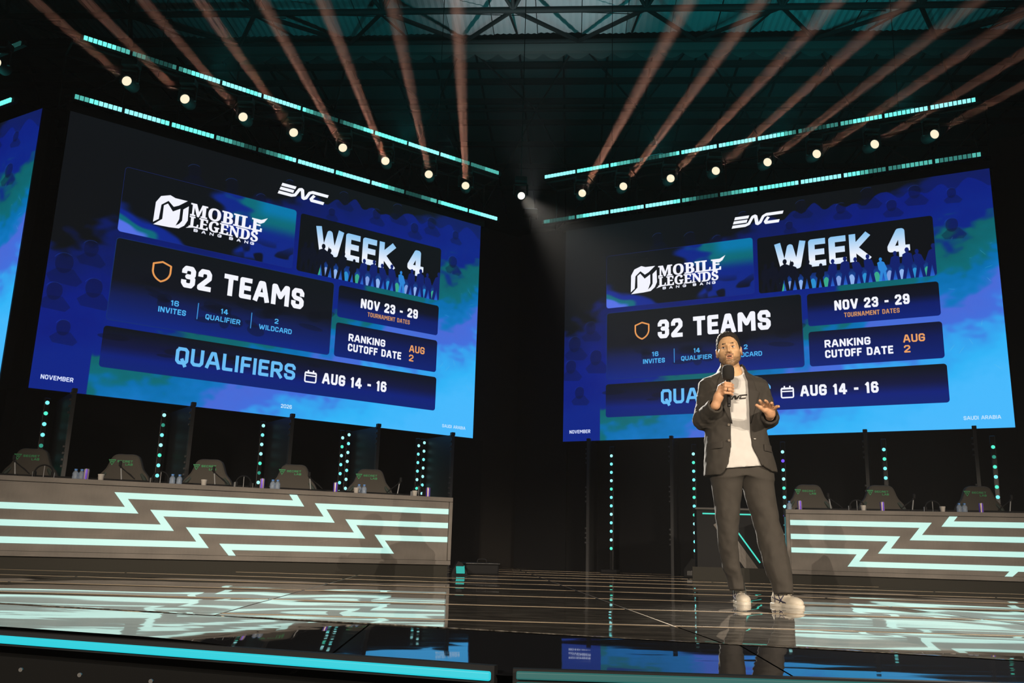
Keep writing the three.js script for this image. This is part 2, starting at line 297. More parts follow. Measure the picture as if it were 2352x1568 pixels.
/* ------------------------------------------------------------------ the hall */
const M = {
  hall: std(lin(0.018, 0.022, 0.024), 0.85), roof: std(lin(0.09, 0.10, 0.10), 0.8), steel: dull(lin(0.012, 0.015, 0.015), 0.7, 0.3), girder: std(lin(0.07, 0.078, 0.074), 0.7),
  black: dull(lin(0.012, 0.012, 0.013), 0.7, 0.35), blackGloss: std(lin(0.01, 0.01, 0.011), 0.28), cloth: dull(lin(0.009, 0.009, 0.010), 0.95, 0.1), metal: std(lin(0.25, 0.25, 0.25), 0.35, { metalness: 1 }),
  drape: dull(lin(0.02, 0.018, 0.017), 0.95, 0.1), skirt: dull(lin(0.008, 0.008, 0.008), 0.9, 0.08),
};
const HALL = 4 * D2R;                                        // the hall stands 4 degrees across the camera's view
{
  const H = structure('wall_back'); part('wall', box(60, 18, 0.4, 0, 8, -37.2), M.hall, H);
  for (const [n, x] of [['wall_left', -28.2], ['wall_right', 28.2]]) { const w = structure(n); part('wall', box(0.4, 18, 66, x, 8, -4.2), M.hall, w); }
  const f = structure('wall_front'); part('wall', box(60, 18, 0.4, 0, 8, 28.8), M.hall, f);
  const g = structure('floor_001'); part('floor_slab', box(60, 0.3, 66.6, 0, -1.15, -4.2), M.hall, g);
}
const ceiling = structure('ceiling', [0, 0, 0], -HALL);
{
  part('roof_deck', box(62, 0.25, 62, 0, 15.1, 2 - 8), M.roof, ceiling);
  // translucent corrugated sheets let into the roof
  const sheet = (() => {
    const pts = []; const n = 14; for (let i = 0; i <= n; i++) pts.push([i * 1.16 / n, i % 2 ? 0.03 : 0]);
    for (let i = n; i >= 0; i--) pts.push([i * 1.16 / n, (i % 2 ? 0.03 : 0) + 0.012]);
    return extrude(pts, 2.62, 0);
  })();
  const tones = [0.34, 0.40, 0.46, 0.30, 0.42].map((k) => std(lin(k * 0.98, k, k * 1.02), 0.55));
  const sheetTop = 13.9;
  for (let row = 0; row < 2; row++) for (let i = 0; i < 26; i++) {
    const m = part('skylight_sheet', sheet, tones[(i * 7 + row * 3 + (i % 3)) % 5], ceiling);
    m.position.set(-15.2 + i * 1.18, sheetTop - 0.02 * ((i * 5) % 3) - (row ? 0 : 0.02), row ? -18.9 : -21.56);
  }
  // beams across the hall, the deep eaves girder, and the darker deck beyond
  for (const z of [-14.2, -16.6, -19.3, -23.1, -24.0, -25.2, -26.6, -28.2, -30, -32]) part('purlin', box(58, 0.16, 0.12, 0, 13.82, z), M.steel, ceiling);
  part('eaves_girder', box(58, 0.25, 0.14, 0, 13.475, -21.63), M.girder, ceiling);
  part('deck_behind_eaves', box(58, 0.1, 14.4, 0, 14.0, -29.6), M.roof, ceiling);
  part('deck_before_skylight', box(58, 0.1, 15, 0, 14.05, -9), M.roof, ceiling);
  const scallop = (() => { const p = []; for (let i = 0; i <= 12; i++) { const a = Math.PI * i / 12; p.push([-0.3 + 0.6 * i / 12, -0.16 * Math.sin(a)]); } return extrude([...p, [0.3, 0.04], [-0.3, 0.04]], 0.03, 0); })();
  for (let i = 0; i < 34; i++) { const m = part('eaves_swag', scallop, M.girder, ceiling); m.position.set(-10.5 + i * 0.62, 13.36, -21.74); }
  for (let i = 0; i < 24; i++) part('rib', box(0.05, 0.08, 13, -14 + i * 1.24, 13.92, -29), M.steel, ceiling);
}
{ // lattice girders of the roof: chords with webs between
  const t = structure('trim_1', [0, 0, 0], -HALL);
  const A = [], B = [], U = [], Cc = [];
  for (let i = -6; i <= 6; i++) { A.push([1.6 + i * 3.09, 12.6, -18.55]); B.push([0.05 + i * 3.09, 13.6, -21.5]); U.push([1.6 + i * 3.09, 13.85, -15.6]); Cc.push([1.9 + i * 3.09, 13.2, -24.6]); }
  const chord = (L, r) => part('chord', bar(L[0], L[L.length - 1], r), M.steel, t);
  chord(A, 0.075); chord(B, 0.06); chord(Cc, 0.05); chord(U, 0.06);
  for (let i = 0; i < A.length; i++) {
    part('web', bar(A[i], B[i], 0.055), M.steel, t); if (i + 1 < B.length) part('web', bar(A[i], B[i + 1], 0.055), M.steel, t);
    part('web', bar([A[i][0] - 0.12, A[i][1], A[i][2]], [A[i][0] - 0.12, 13.9, -21.6], 0.03), M.steel, t); part('web', bar(A[i], [A[i][0] - 1.5, 13.9, -16.2], 0.05), M.steel, t); part('web', bar(A[i], [A[i][0] + 1.5, 13.9, -16.2], 0.05), M.steel, t);
    part('web', bar(A[i], U[i], 0.05), M.steel, t); part('web', bar(A[i], [A[i][0] + 0.5, 13.95, -17.6], 0.04), M.steel, t);
    part('web', bar(B[i], Cc[i], 0.03), M.steel, t); if (i) part('web', bar(B[i], Cc[i - 1], 0.03), M.steel, t);
    part('web', bar(Cc[i], [Cc[i][0] - 1.7, 10.2, -25.6], 0.025), M.steel, t); part('web', bar(Cc[i], [Cc[i][0] + 1.7, 10.2, -25.6], 0.025), M.steel, t);
  }
  for (let i = 0; i + 1 < A.length; i++) part('tie', bar(A[i], [A[i + 1][0], 13.8, -20.6], 0.012), M.steel, t);
}

/* ------------------------------------------------------------------ the stage floor */
const SEAM = (x) => -3.69 + 0.3 * x - 0.0 * x * x;            // joint between the tiled stage and its smooth front border
const EDGE = (x) => (x < 0 ? -2.752 + 0.335 * x : -2.748 + 0.02 * x);
const RAMP = (x) => lerp(0.001, 0.042, sstep(-1.2, -0.35, x));                                         // the border falls gently towards the audience
const floor = structure('floor');
{
  const base = std(lin(0.42, 0.33, 0.22), 0.42, { metalness: 0.6 });
  part('joint_strips', box(22, 0.04, 14, 0, -0.0206, -11.2), base, floor);
  const carcass = extrude([[-11, 16], [-11, -EDGE(-11) - 0.0], [0, -EDGE(0)], [11, -EDGE(11)], [11, 16]], 0.9, 0); carcass.rotateX(-Math.PI / 2).scale(1, 1, 1).translate(0, -1.0, 0);
  part('stage_deck', carcass, M.skirt, floor);
  // brushed dark laminate: streaks and specks live in the gloss
  const streak = canvasTexture(1024, 512, (c, w, h) => {
    const im = c.createImageData(w, h);
    for (let j = 0; j < h; j++) for (let i = 0; i < w; i++) {
      const q = 0.5 + 0.28 * noise2(i / 90, j / 3.2) + 0.2 * noise2(i / 34 + 40, j / 1.7) + 0.16 * noise2(i / 220, j / 30 + 9);
      const v = clamp(q) * 255, o = (j * w + i) * 4; im.data[o] = im.data[o + 1] = im.data[o + 2] = v; im.data[o + 3] = 255;
    }
    c.putImageData(im, 0, 0);
  });
  streak.colorSpace = THREE.NoColorSpace; streak.wrapS = streak.wrapT = THREE.RepeatWrapping;
  const colour = canvasTexture(1024, 512, (c, w, h) => {
    const im = c.createImageData(w, h);
    for (let j = 0; j < h; j++) for (let i = 0; i < w; i++) {
      const q = 0.6 + 0.3 * noise2(i / 70 + 5, j / 4) + 0.25 * noise2(i / 25, j / 2 + 70) + 0.2 * noise2(i / 200, j / 60);
      const o = (j * w + i) * 4; im.data[o] = 100 * q + 20; im.data[o + 1] = 96 * q + 19; im.data[o + 2] = 90 * q + 18; im.data[o + 3] = 255;
    }
    c.putImageData(im, 0, 0);
    for (let i = 0; i < 160; i++) { c.fillStyle = rnd() < 0.2 ? 'rgba(150,120,90,0.7)' : 'rgba(120,110,100,0.45)'; c.fillRect(rnd() * w, rnd() * h, rr(1, 5), 1); }
  });
  colour.wrapS = colour.wrapT = THREE.RepeatWrapping;
  const laminate = [0.018, 0.028].map((r) => new THREE.MeshStandardMaterial({ color: 0xffffff, map: colour, roughness: r * 2, roughnessMap: streak, metalness: 0 }));
  const PZ = 1.12, PX = 2.05, c3 = Math.cos(3 * D2R), s3 = Math.sin(3 * D2R);
  for (let r = 0; r < 11; r++) for (let q = -5; q < 5; q++) {
    const x0 = 0.77 + q * PX, z0 = -4.23 - (r - 1) * PZ, nx = 22, nz = 14, pos = [], uv = [], idx = [];
    const tx = rr(-0.0022, 0.0022), tz = rr(-0.0028, 0.0028), hx = PX - 0.012, hz = PZ - 0.012, bow = rr(0.0002, 0.0016);
    let kept = false;
    for (let j = 0; j <= nz; j++) for (let i = 0; i <= nx; i++) {
      const u = i / nx, v = j / nz; let lx = x0 + 0.006 + u * hx, lz = z0 - PZ + 0.006 + v * hz;
      const dx = lx - 0.77, dz = lz + 4.23; lx = 0.77 + dx * c3 + dz * s3; lz = -4.23 - dx * s3 * 0 + dz * c3;
      const lim = SEAM(lx) - 0.014; if (lz < lim - 0.02) kept = true; if (lz > lim) lz = lim;
      const win = sstep(0, 0.16, Math.min(u, 1 - u)) * sstep(0, 0.22, Math.min(v, 1 - v));
      const y = win * (0.0024 + 0.0016 * noise2(lx * 0.5, lz * 0.8) + 0.0003 * noise2(lx * 1.5 + 9, lz * 2.2) + tx * (u - 0.5) + tz * (v - 0.5)) + bow * Math.sin(Math.PI * v);
      pos.push(lx, y, lz); uv.push(lx / 2.4 + q * 0.37, lz / 1.2 + r * 0.23);
    }
    if (!kept) continue;
    for (let j = 0; j < nz; j++) for (let i = 0; i < nx; i++) { const a = j * (nx + 1) + i, b = a + 1, d = a + nx + 1, e = d + 1; idx.push(a, d, b, b, d, e); }
    const g = new THREE.BufferGeometry(); g.setAttribute('position', new THREE.Float32BufferAttribute(pos, 3)); g.setAttribute('uv', new THREE.Float32BufferAttribute(uv, 2)); g.setIndex(idx); g.computeVertexNormals();
    part('floor_tile', g, laminate[(r + q + 10) % 2], floor);
  }
  const jointMat = std(lin(0.24, 0.19, 0.13), 0.45, { metalness: 0.5 });
  // raised metal joint bars across the stage
  for (let r = 0; r < 10; r++) for (let q = -4; q < 5; q++) {
    const z = -4.23 - r * PZ, x = 0.77 + q * PX - r * PZ * s3, x1 = x + PX - 0.02; if (z > SEAM(x) - 0.05) continue;
    part('joint_bar', box(x1 - x, 0.0022, 0.014, (x + x1) / 2, 0.0008, z), jointMat, floor);
  }
  // smooth acrylic border in front of the tiles, in three sheets
  const acrylic = new THREE.MeshStandardMaterial({ color: lin(0.012, 0.013, 0.016), roughness: 0.05, roughnessMap: streak });
  for (const [a, b] of [[-9, -2.62], [-2.612, -0.56], [-0.552, 0.86], [0.868, 9]]) {
    const nx = Math.ceil((b - a) * 14), nz = 18, pos = [], uv = [], idx = [];
    for (let j = 0; j <= nz; j++) for (let i = 0; i <= nx; i++) {
      const x = lerp(a, b, i / nx), z = lerp(SEAM(x) + 0.014, Math.max(EDGE(x), SEAM(x) + 0.02), j / nz);
      pos.push(x, -RAMP(x) * (z - SEAM(x)) + 0.0003 * noise2(x * 0.8 + 50, z * 1.1) + 0.00028 * noise2(x * 1.5 + 20, z * 14), z); uv.push(x / 2.4, z / 1.2);
    }
    for (let j = 0; j < nz; j++) for (let i = 0; i < nx; i++) { const p = j * (nx + 1) + i, q = p + 1, d = p + nx + 1, e = d + 1; idx.push(p, d, q, q, d, e); }
    const g = new THREE.BufferGeometry(); g.setAttribute('position', new THREE.Float32BufferAttribute(pos, 3)); g.setAttribute('uv', new THREE.Float32BufferAttribute(uv, 2)); g.setIndex(idx); g.computeVertexNormals();
    part('border_sheet', g, acrylic, floor);
  }
}
{ // lit edges of the stage front
  const a = [-9, EDGE(-9)], b = [-0.02, EDGE(-0.02)], L = Math.hypot(b[0] - a[0], b[1] - a[1]), t = Math.atan2(-(b[1] - a[1]), b[0] - a[0]);
  const e = thing('edge_light', 'bright cyan light strip along the front edge of the stage, above the black skirt', 'light strip', [(a[0] + b[0]) / 2, -0.038, (a[1] + b[1]) / 2], t);
  part('housing', box(L, 0.05, 0.03, 0, 0, -0.002), M.black, e);
  part('diffuser', rbox(L - 0.02, 0.026, 0.02, 0.006, 0, -0.004, 0.016), glow(lin(0.02, 0.62, 0.72), 1), e);
  const l = new THREE.RectAreaLight(lin(0.05, 0.8, 0.9), 0.6 / EXPOSURE, L, 0.026); l.position.set(0, -0.004, 0.035); l.rotation.y = Math.PI; l.name = 'edge_light_glow'; e.add(l);
  const a2 = [0.03, EDGE(0.03)], b2 = [9, EDGE(9)], L2 = Math.hypot(b2[0] - a2[0], b2[1] - a2[1]), t2 = Math.atan2(-(b2[1] - a2[1]), b2[0] - a2[0]);
  const f = thing('edge_light', 'dim teal double light strip along the stage front below the presenter', 'light strip', [(a2[0] + b2[0]) / 2, -0.043, (a2[1] + b2[1]) / 2], t2);
  part('housing', box(L2, 0.07, 0.03, 0, -0.01, -0.003), M.black, f);
  for (const y of [0.008, -0.022]) part('diffuser', rbox(L2 - 0.02, 0.022, 0.02, 0.005, 0, y, 0.016), glow(lin(0.02, 0.13, 0.12), 1), f);
  const k = thing('skirt_board', 'black cloth covered board standing against the stage front, bottom left', 'board', [0, 0, 0]);
  const pts = [[-4.4, -0.05], [-0.03, -0.012], [-0.005, 0.004], [0.02, -0.01], [0.05, -0.06], [0.07, -0.9], [-4.4, -0.9]];
  const g = extrude(pts, 0.05, 0.004); g.rotateY(18.5 * D2R);
  const m = part('board', g, M.skirt, k); m.position.set(0.03, -0.03, -2.42);
  for (const x of [-1.45, -1.24, -1.0, -0.8]) { const s = part('screw', cyl(0.006, 0.006, 0.006).rotateX(Math.PI / 2), M.metal, k); s.position.set(x, -0.075, -2.365 + 0.335 * x); }
}

/* ------------------------------------------------------------------ screens */
const artwork = canvasTexture(2048, 1152, screenArt);
const screenMat = new THREE.MeshStandardMaterial({ color: 0x050505, roughness: 0.55, emissive: 0xffffff, emissiveMap: artwork, emissiveIntensity: 1 / EXPOSURE });
function ledScreen(fr, label, w = 6.66, h = 3.75) {
  const [x, z, t] = FR[fr], o = thing('led_screen', label, 'screen', [x + Math.cos(t) * w / 2, 2.1, z - Math.sin(t) * w / 2], t);
  part('cabinet', box(w + 0.02, h + 0.02, 0.12, 0, h / 2, -0.07), M.black, o);
  part('display', new THREE.PlaneGeometry(w, h).translate(0, h / 2, 0), screenMat, o);
  const l = new THREE.RectAreaLight(lin(0.12, 0.3, 0.8), 0.12 / EXPOSURE, w, h); l.name = 'screen_glow'; l.position.set(0, h / 2, 0.03); l.rotation.y = Math.PI; o.add(l);
  return o;
}
FR.xs = [-6.33 - 6.66 * Math.cos(30 * D2R), -10.9 - 6.66 * Math.sin(30 * D2R), -30 * D2R];
ledScreen('ls', 'large blue LED screen above the long desk with five chairs');
ledScreen('rs', 'large blue LED screen behind the standing presenter');
ledScreen('xs', 'blue LED screen cut off by the left edge of the photo');

// black walls the screens hang on, the deep corner between them, drapes at the ends
{
  const mk = (n, fr, s0, s1, y0, y1, off, m, th = 0.1) => { const p = on(fr, (s0 + s1) / 2, (y0 + y1) / 2, off), o = structure(n, p, FR[fr][2]); part('wall_panel', box(s1 - s0, y1 - y0, th), m, o); return o; };
  mk('wall_under_left', 'ls', -0.2, 7.0, 0, 2.1, -0.25, M.cloth); mk('wall_under_right', 'rs', -0.4, 7.4, 0, 2.1, -0.25, M.cloth);
  mk('wall_corner_left', 'ls', 6.66, 8.3, 0, 5.95, -0.3, M.drape); mk('wall_corner_right', 'rs', -0.95, 0, 0, 5.95, -0.2, M.cloth);
  mk('wall_end_right', 'rs', 6.69, 10.5, 0, 6.3, -0.1, M.drape); mk('wall_end_left', 'ls', -0.42, -0.03, 0, 6.0, -0.8, M.drape); mk('wall_under_far_left', 'xs', -1, 6.8, 0, 2.1, -0.25, M.cloth);
  mk('trim_2', 'ls', -0.05, 6.75, 5.86, 5.98, -0.05, M.black, 0.06); mk('trim_3', 'rs', -0.1, 6.75, 5.86, 5.98, -0.05, M.black, 0.06);
}

/* ------------------------------------------------------------------ light strips and their trusses */
const CYAN = [0.06, 0.22, 0.55, 1.2, 2.2].map((k) => glow(lin(0.16 * k, 0.9 * k, 0.78 * k), 1));
const cell = box(0.048, 0.058, 0.03);
function ledStrip(fr, s0, s1, y, label, phase, off = 0.15) {
  const t = FR[fr][2], mid = (s0 + s1) / 2, o = thing('light_strip', label, 'light strip', on(fr, mid, y, off), t), L = s1 - s0;
  part('housing', box(L + 0.06, 0.075, 0.05, 0, 0, -0.03), M.black, o);
  const groups = Math.round(L / 0.627), pitch = L / groups;
  for (let g = 0; g < groups; g++) for (let i = 0; i < 10; i++) {
    const x = -L / 2 + g * pitch + (i + 0.5) * (pitch - 0.03) / 10;
    const w = Math.sin((x + phase) * 2.1) * 0.55 + Math.sin((x + phase) * 4.9 + 1) * 0.3 + 0.55, k = clamp(Math.round(w * 3.2 + 0.9), 0, 4);
    part('led', cell, CYAN[k], o).position.set(x, 0, 0);
  }
  const l = new THREE.RectAreaLight(lin(0.06, 0.9, 0.8), 25 / EXPOSURE, L, 0.05); l.name = 'strip_glow'; l.position.set(0, 0.02, 0.05); l.rotation.order = 'YXZ'; l.rotation.set(0.7, Math.PI, 0); o.add(l);
  return o;
}
ledStrip('ls', 0, 6.93, 6.0, 'lower cyan light strip above the screen over the long desk', 0.4);
ledStrip('ls', 0, 6.93, 6.87, 'upper cyan light strip above the screen over the long desk', 1.9);
ledStrip('rs', -0.37, 6.6, 6.02, 'lower cyan light strip above the screen behind the presenter', 2.6);
ledStrip('rs', -0.37, 6.6, 6.88, 'upper cyan light strip above the screen behind the presenter', 0.9);
ledStrip('xs', 2.4, 6.2, 6.87, 'upper cyan light strip at the far left edge of the photo', 0.2);
ledStrip('xs', 2.4, 6.2, 6.02, 'lower cyan light strip at the far left edge of the photo', 1.2);
function truss(fr, s0, s1, label) {
  const t = FR[fr][2], o = thing('lighting_truss', label, 'truss', on(fr, (s0 + s1) / 2, 0, -0.1), t), L = s1 - s0;
  for (const y of [6.04, 6.84]) for (const z of [-0.35, 0.1]) part('chord', bar([-L / 2, y, z], [L / 2, y, z], 0.025), M.black, o);
  const n = Math.round(L / 0.8);
  for (let i = 0; i <= n; i++) {
    const x = -L / 2 + i * L / n;
    part('upright', bar([x, 6.04, -0.35], [x, 6.84, -0.35], 0.018), M.black, o);
    if (i < n) part('brace', bar([x, i % 2 ? 6.84 : 6.04, -0.35], [x + L / n, i % 2 ? 6.04 : 6.84, -0.35], 0.015), M.black, o);
    part('cross_bar', bar([x, 6.84, -0.35], [x, 6.84, 0.1], 0.015), M.black, o);
  }
  for (const x of [-L / 3, L / 3]) part('hanging_cable', bar([x, 6.84, -0.12], [x, 14, -0.12], 0.006), M.black, o);
}
truss('ls', -0.1, 7.0, 'black box truss carrying the beam lights over the long desk screen');
truss('rs', -0.4, 6.7, 'black box truss carrying the beam lights over the screen behind the presenter');

/* ------------------------------------------------------------------ moving-head beam lights */
const BEAM = V(0.04, -0.175, 0.984).normalize(), ORANGE = lin(1, 0.47, 0.32);
const lensMat = new THREE.MeshStandardMaterial({ color: 0x080808, roughness: 0.4, emissive: lin(1, 0.84, 0.6), emissiveIntensity: 1.08 / EXPOSURE });
const hotMat = new THREE.MeshStandardMaterial({ color: 0x080808, roughness: 0.4, emissive: lin(1, 0.98, 0.9), emissiveIntensity: 1.08 / EXPOSURE });
const headBody = lathe([[0, -0.2], [0.06, -0.2], [0.085, -0.16], [0.09, -0.02], [0.078, 0.05], [0.078, 0.1], [0.072, 0.1], [0.066, 0.086]]).rotateX(Math.PI / 2);
const lensDisc = lathe([[0, 0.094], [0.03, 0.092], [0.066, 0.082], [0.066, 0.07], [0, 0.07]]).rotateX(Math.PI / 2);
const yokeShape = (() => { const a = [bar([-0.115, 0.2, 0], [-0.115, 0, 0], 0.02, 8), bar([0.115, 0.2, 0], [0.115, 0, 0], 0.02, 8), bar([-0.115, 0.2, 0], [0.115, 0.2, 0], 0.024, 8)]; return joined(a); })();
const ORD = ['first', 'second', 'third', 'fourth', 'fifth', 'sixth', 'seventh', 'eighth'];
function beamLight(p, label, dir, mat, hasBase = true) {
  const o = thing('beam_light', label, 'stage light', p, 0, 'moving head beam lights on the trusses');
  if (hasBase) part('base', rbox(0.22, 0.1, 0.18, 0.02, 0, 0.28, 0), M.black, o);
  part('yoke', yokeShape, M.black, o);
  const head = part('head', headBody, M.black, o); head.quaternion.setFromUnitVectors(V(0, 0, 1), dir);
  part('lens', lensDisc, mat, head);
  return o;
}
function beam(p, dir, color, cd, angle, pen, radius) {
  const l = new THREE.SpotLight(color, cd / EXPOSURE, 0, angle * D2R, pen, 2); l.name = 'beam';
  l.position.set(p[0] + dir.x * 0.17, p[1] + dir.y * 0.17, p[2] + dir.z * 0.17); l.target.position.copy(l.position).addScaledVector(dir, 10); l.shadow.radius = radius / 0.02; l.castShadow = true;
  scene.add(l, l.target);
}
function beamTriple(p, level) {                              // three parallel emitters behind one lens
  for (let k = 0; k < 3; k++) { const a = k * 2.094 + 0.3; beam([p[0] + 0.036 * Math.cos(a), p[1] + 0.036 * Math.sin(a), p[2]], BEAM, ORANGE, K * level, 0.26, 1, 0.02); }
}
const K = 100000;
const SL = [0.641, 1.426, 2.272, 3.062, 3.885, 4.644, 5.468, 6.21], SR = [0.358, 1.12, 1.956, 2.716, 3.545, 4.295, 5.134, 5.953];
const levelL = [0.65, 0.7, 0.8, 1, 1.1, 1.1, 0.85, 1.25], levelR = [1.3, 1.2, 1, 0.95, 0.75, 0.7, 0.6, 0.55];
SL.forEach((s, i) => { const p = on('ls', s, 6.42, 0.15); beamLight(p, `${ORD[i]} orange beam light from the left on the truss over the long desk screen`, BEAM, lensMat); beamTriple(p, levelL[i]); });
SR.forEach((s, i) => { const p = on('rs', s, 6.43, 0.15); beamLight(p, `${ORD[i]} orange beam light from the left on the truss behind the presenter`, BEAM, lensMat); beamTriple(p, levelR[i]); });
beamLight([-6.95, 6.42, -10.83], 'orange beam light cut off by the left edge of the photo', BEAM, lensMat);
{
  const p = [0.08, 6.48, -14.95], dir = V(1.62 - p[0], 1.15 - p[1], -6.05 - p[2]).normalize();
  const o = beamLight(p, 'white spotlight in the corner between the two trusses aimed at the presenter', dir, hotMat);
  delete o.userData.group;
  part('hanger', bar([0, 0.3, 0], [0, 7.4, 0], 0.008), M.black, o);
  beam(p, dir, lin(1, 0.93, 0.82), 1900, 6.5, 0.7, 0.06);
  // a small flood beside it washes the roof
  const q = [0.3, 6.9, -16.9], f = thing('flood_light', 'small flood light behind the corner spotlight turned up to the roof', 'stage light', q);
  part('case', rbox(0.3, 0.12, 0.22, 0.02), M.black, f); part('glass', box(0.24, 0.01, 0.16, 0, 0.063, 0), glow(lin(0.5, 0.55, 0.6), 1), f); part('stand_pole', bar([0, -6.88, 0], [0, -0.05, 0], 0.02), M.black, f); part('stand_foot', box(0.5, 0.03, 0.5, 0, -6.88, 0), M.black, f);
  const l = new THREE.SpotLight(lin(0.9, 0.97, 1), 120 / EXPOSURE, 0, 26 * D2R, 0.9, 2); l.name = 'roof_wash'; l.position.set(q[0], q[1] + 0.09, q[2]); l.target.position.set(0.3, 14, -19.6); l.shadow.radius = 4; l.castShadow = true; scene.add(l, l.target);
}

// teal wash lights on top of the trusses, turned up into the haze and the roof
[['ls', 1.9, 'left'], ['ls', 5.2, 'right'], ['rs', 1.6, 'left'], ['rs', 3.7, 'middle'], ['rs', 5.6, 'right']].forEach(([fr, s, side]) => {
  const p = on(fr, s, 7.04, -0.28), o = thing('wash_light', `${side} teal wash light on top of the truss ${fr === 'ls' ? 'over the long desk screen' : 'behind the presenter'}`, 'stage light', p, FR[fr][2], 'teal wash lights on the trusses');
  part('case', rbox(0.3, 0.12, 0.18, 0.02), M.black, o); part('lens', box(0.26, 0.008, 0.14, 0, 0.062, 0), glow(lin(0.02, 0.4, 0.38), 1), o); part('clamp', bar([0, -0.14, 0], [0, -0.05, 0], 0.02), M.black, o);
  const l = new THREE.SpotLight(lin(0.01, 0.75, 0.8), 48 / EXPOSURE, 0, 38 * D2R, 0.8, 2); l.name = 'teal_wash'; l.position.set(p[0], p[1] + 0.09, p[2]); l.target.position.set(p[0] + (fr === 'rs' ? 1.5 : 0), 13, p[2] - 4.5); l.shadow.radius = 5; l.castShadow = true; scene.add(l, l.target);
});

/* ------------------------------------------------------------------ upright LED bars, partitions behind the desks */
const GREEN = [0.3, 1, 2.4, 4.5].map((k) => glow(lin(0.10 * k, 0.95 * k, 0.68 * k), 1)), VIOLET = glow(lin(0.2, 0.1, 1.2), 1);
const dot = new THREE.SphereGeometry(0.025, 8, 3, 0, Math.PI * 2, 0, Math.PI / 2).rotateX(Math.PI / 2).scale(1, 1, 0.5);
function ledBar(fr, s, top, n, levels, label, group, twin) {
  const o = thing('led_bar', label, 'light bar', on(fr, s, 0, 0.3), FR[fr][2], group);
  part('housing', rbox(0.07, 1.95, 0.06, 0.012, 0, 0.985, -0.035), M.blackGloss, o);
  part('foot', rbox(0.26, 0.05, 0.26, 0.012, 0, 0.025, -0.02), M.black, o);
  let sum = 0;
  for (let i = 0; i < n; i++) {
    const k = levels[i % levels.length], y = top - i * 0.131; sum += k;
    part('led', dot, k < 0 ? VIOLET : GREEN[k], o).position.set(0, y, 0);
    if (twin) part('led', dot, GREEN[Math.max(0, k - (i % 2))], o).position.set(-0.1, y - 0.055, 0.0);
  }
  if (twin) part('side_housing', rbox(0.06, 1.95, 0.06, 0.012, -0.1, 0.985, -0.035), M.blackGloss, o);
}
const barsL = [[0.19, [2, 1, 2, 2, 0, 2, 1]], [1.58, [3, 0, 2, 3, 1, 2, 2]], [2.93, [3, 2, 3, 3, 1, 0]], [4.25, [3, 2, 3, 3, 2, 3], 1], [5.55, [3, 3, 2, 3, 3, 2], 1]];
barsL.forEach(([s, lv, tw], i) => ledBar('ls', s, 1.9, 13, lv, `${ORD[i]} green LED bar from the left under the long desk screen`, 'green LED bars under the screens', tw));
const barsR = [[0.985, [3, 2, 2, 3, 1, 2, 2]], [2.32, [3, 1, 2, 2, 1, 1, 2, 1, 3, 3, 2, 2]], [3.65, [3, -1, 2, 3, 1, 2]], [5.026, [2, 1, 2, 2, 1]], [6.37, [1, 0, 1, 2, 1, 2]]];
barsR.forEach(([s, lv], i) => ledBar('rs', s, 1.81, 12, lv, `${ORD[i]} green LED bar from the left under the screen behind the presenter`, 'green LED bars under the screens'));

const fin = std(lin(0.02, 0.02, 0.022), 0.5), finEdge = std(lin(0.05, 0.05, 0.052), 0.4);
function partition(fr, s, label, off = 1, deep = 1.02, H = 2) {
  const o = thing('partition', label, 'partition', on(fr, s, 0, off), FR[fr][2], 'black partitions between the player seats');
  part('panel', box(0.03, H - 0.04, deep, 0, H / 2 - 0.01, -deep / 2 - 0.02), fin, o);
  part('post', box(0.045, H, 0.045, 0, H / 2, 0), finEdge, o);
  for (const y of [0.45, 1.1, 1.72]) for (let k = 0; k < 4; k++) part('clip', rbox(0.03, 0.028, 0.03, 0.006, -0.032, y + k * 0.075, 0.012), finEdge, o);
  part('cap', rbox(0.06, 0.05, 0.06, 0.008, 0, H - 0.015, 0), finEdge, o);
}
[0.35, 1.733, 3.055, 4.361, 5.621].forEach((s, i) => partition('ls', s, `${ORD[i]} black partition post from the left behind the long desk`));
[0.53, 1.93, 3.35, 4.78, 6.167].forEach((s, i) => partition('rs', s, `${ORD[i]} black partition post from the left below the screen behind the presenter`, 0.15, 0.33, 2.11));

/* ------------------------------------------------------------------ desks with inlaid light bands */
const deskTex = canvasTexture(1024, 256, (c, w, h) => {
  const im = c.createImageData(w, h);
  for (let j = 0; j < h; j++) for (let i = 0; i < w; i++) {
    const q = 1 + 0.07 * noise2(i / 120, j / 50) + 0.015 * noise2(i / 9, j / 40 + 20) + 0.03 * noise2(i / 2.5, j / 2.5), o = (j * w + i) * 4;
    im.data[o] = 109 * q; im.data[o + 1] = 103 * q; im.data[o + 2] = 97 * q; im.data[o + 3] = 255;
  }
  c.putImageData(im, 0, 0);
  c.strokeStyle = 'rgba(150,140,128,0.5)'; for (let i = 0; i < 30; i++) { const x = rnd() * w, y = rnd() * h; c.lineWidth = rr(0.5, 1.2); c.beginPath(); c.moveTo(x, y); c.lineTo(x + rr(-60, 60), y + rr(-6, 6)); c.stroke(); }
});
deskTex.wrapS = deskTex.wrapT = THREE.RepeatWrapping;
const deskMat = new THREE.MeshStandardMaterial({ map: deskTex, roughness: 0.55 }), deskTop = std(lin(0.06, 0.055, 0.05), 0.5), plinth = dull(lin(0.034, 0.032, 0.026), 0.7, 0.3);
const bandMat = new THREE.MeshStandardMaterial({ color: lin(0.3, 0.3, 0.29), roughness: 0.6, emissive: lin(0.40, 0.80, 0.74), emissiveIntensity: 0.92 / EXPOSURE });
function uvMetres(g, k = 0.25) { const p = g.attributes.position, u = new Float32Array(p.count * 2); for (let i = 0; i < p.count; i++) { u[i * 2] = p.getX(i) * k; u[i * 2 + 1] = p.getY(i) * 4 * k; } g.setAttribute('uv', new THREE.BufferAttribute(u, 2)); return g; }
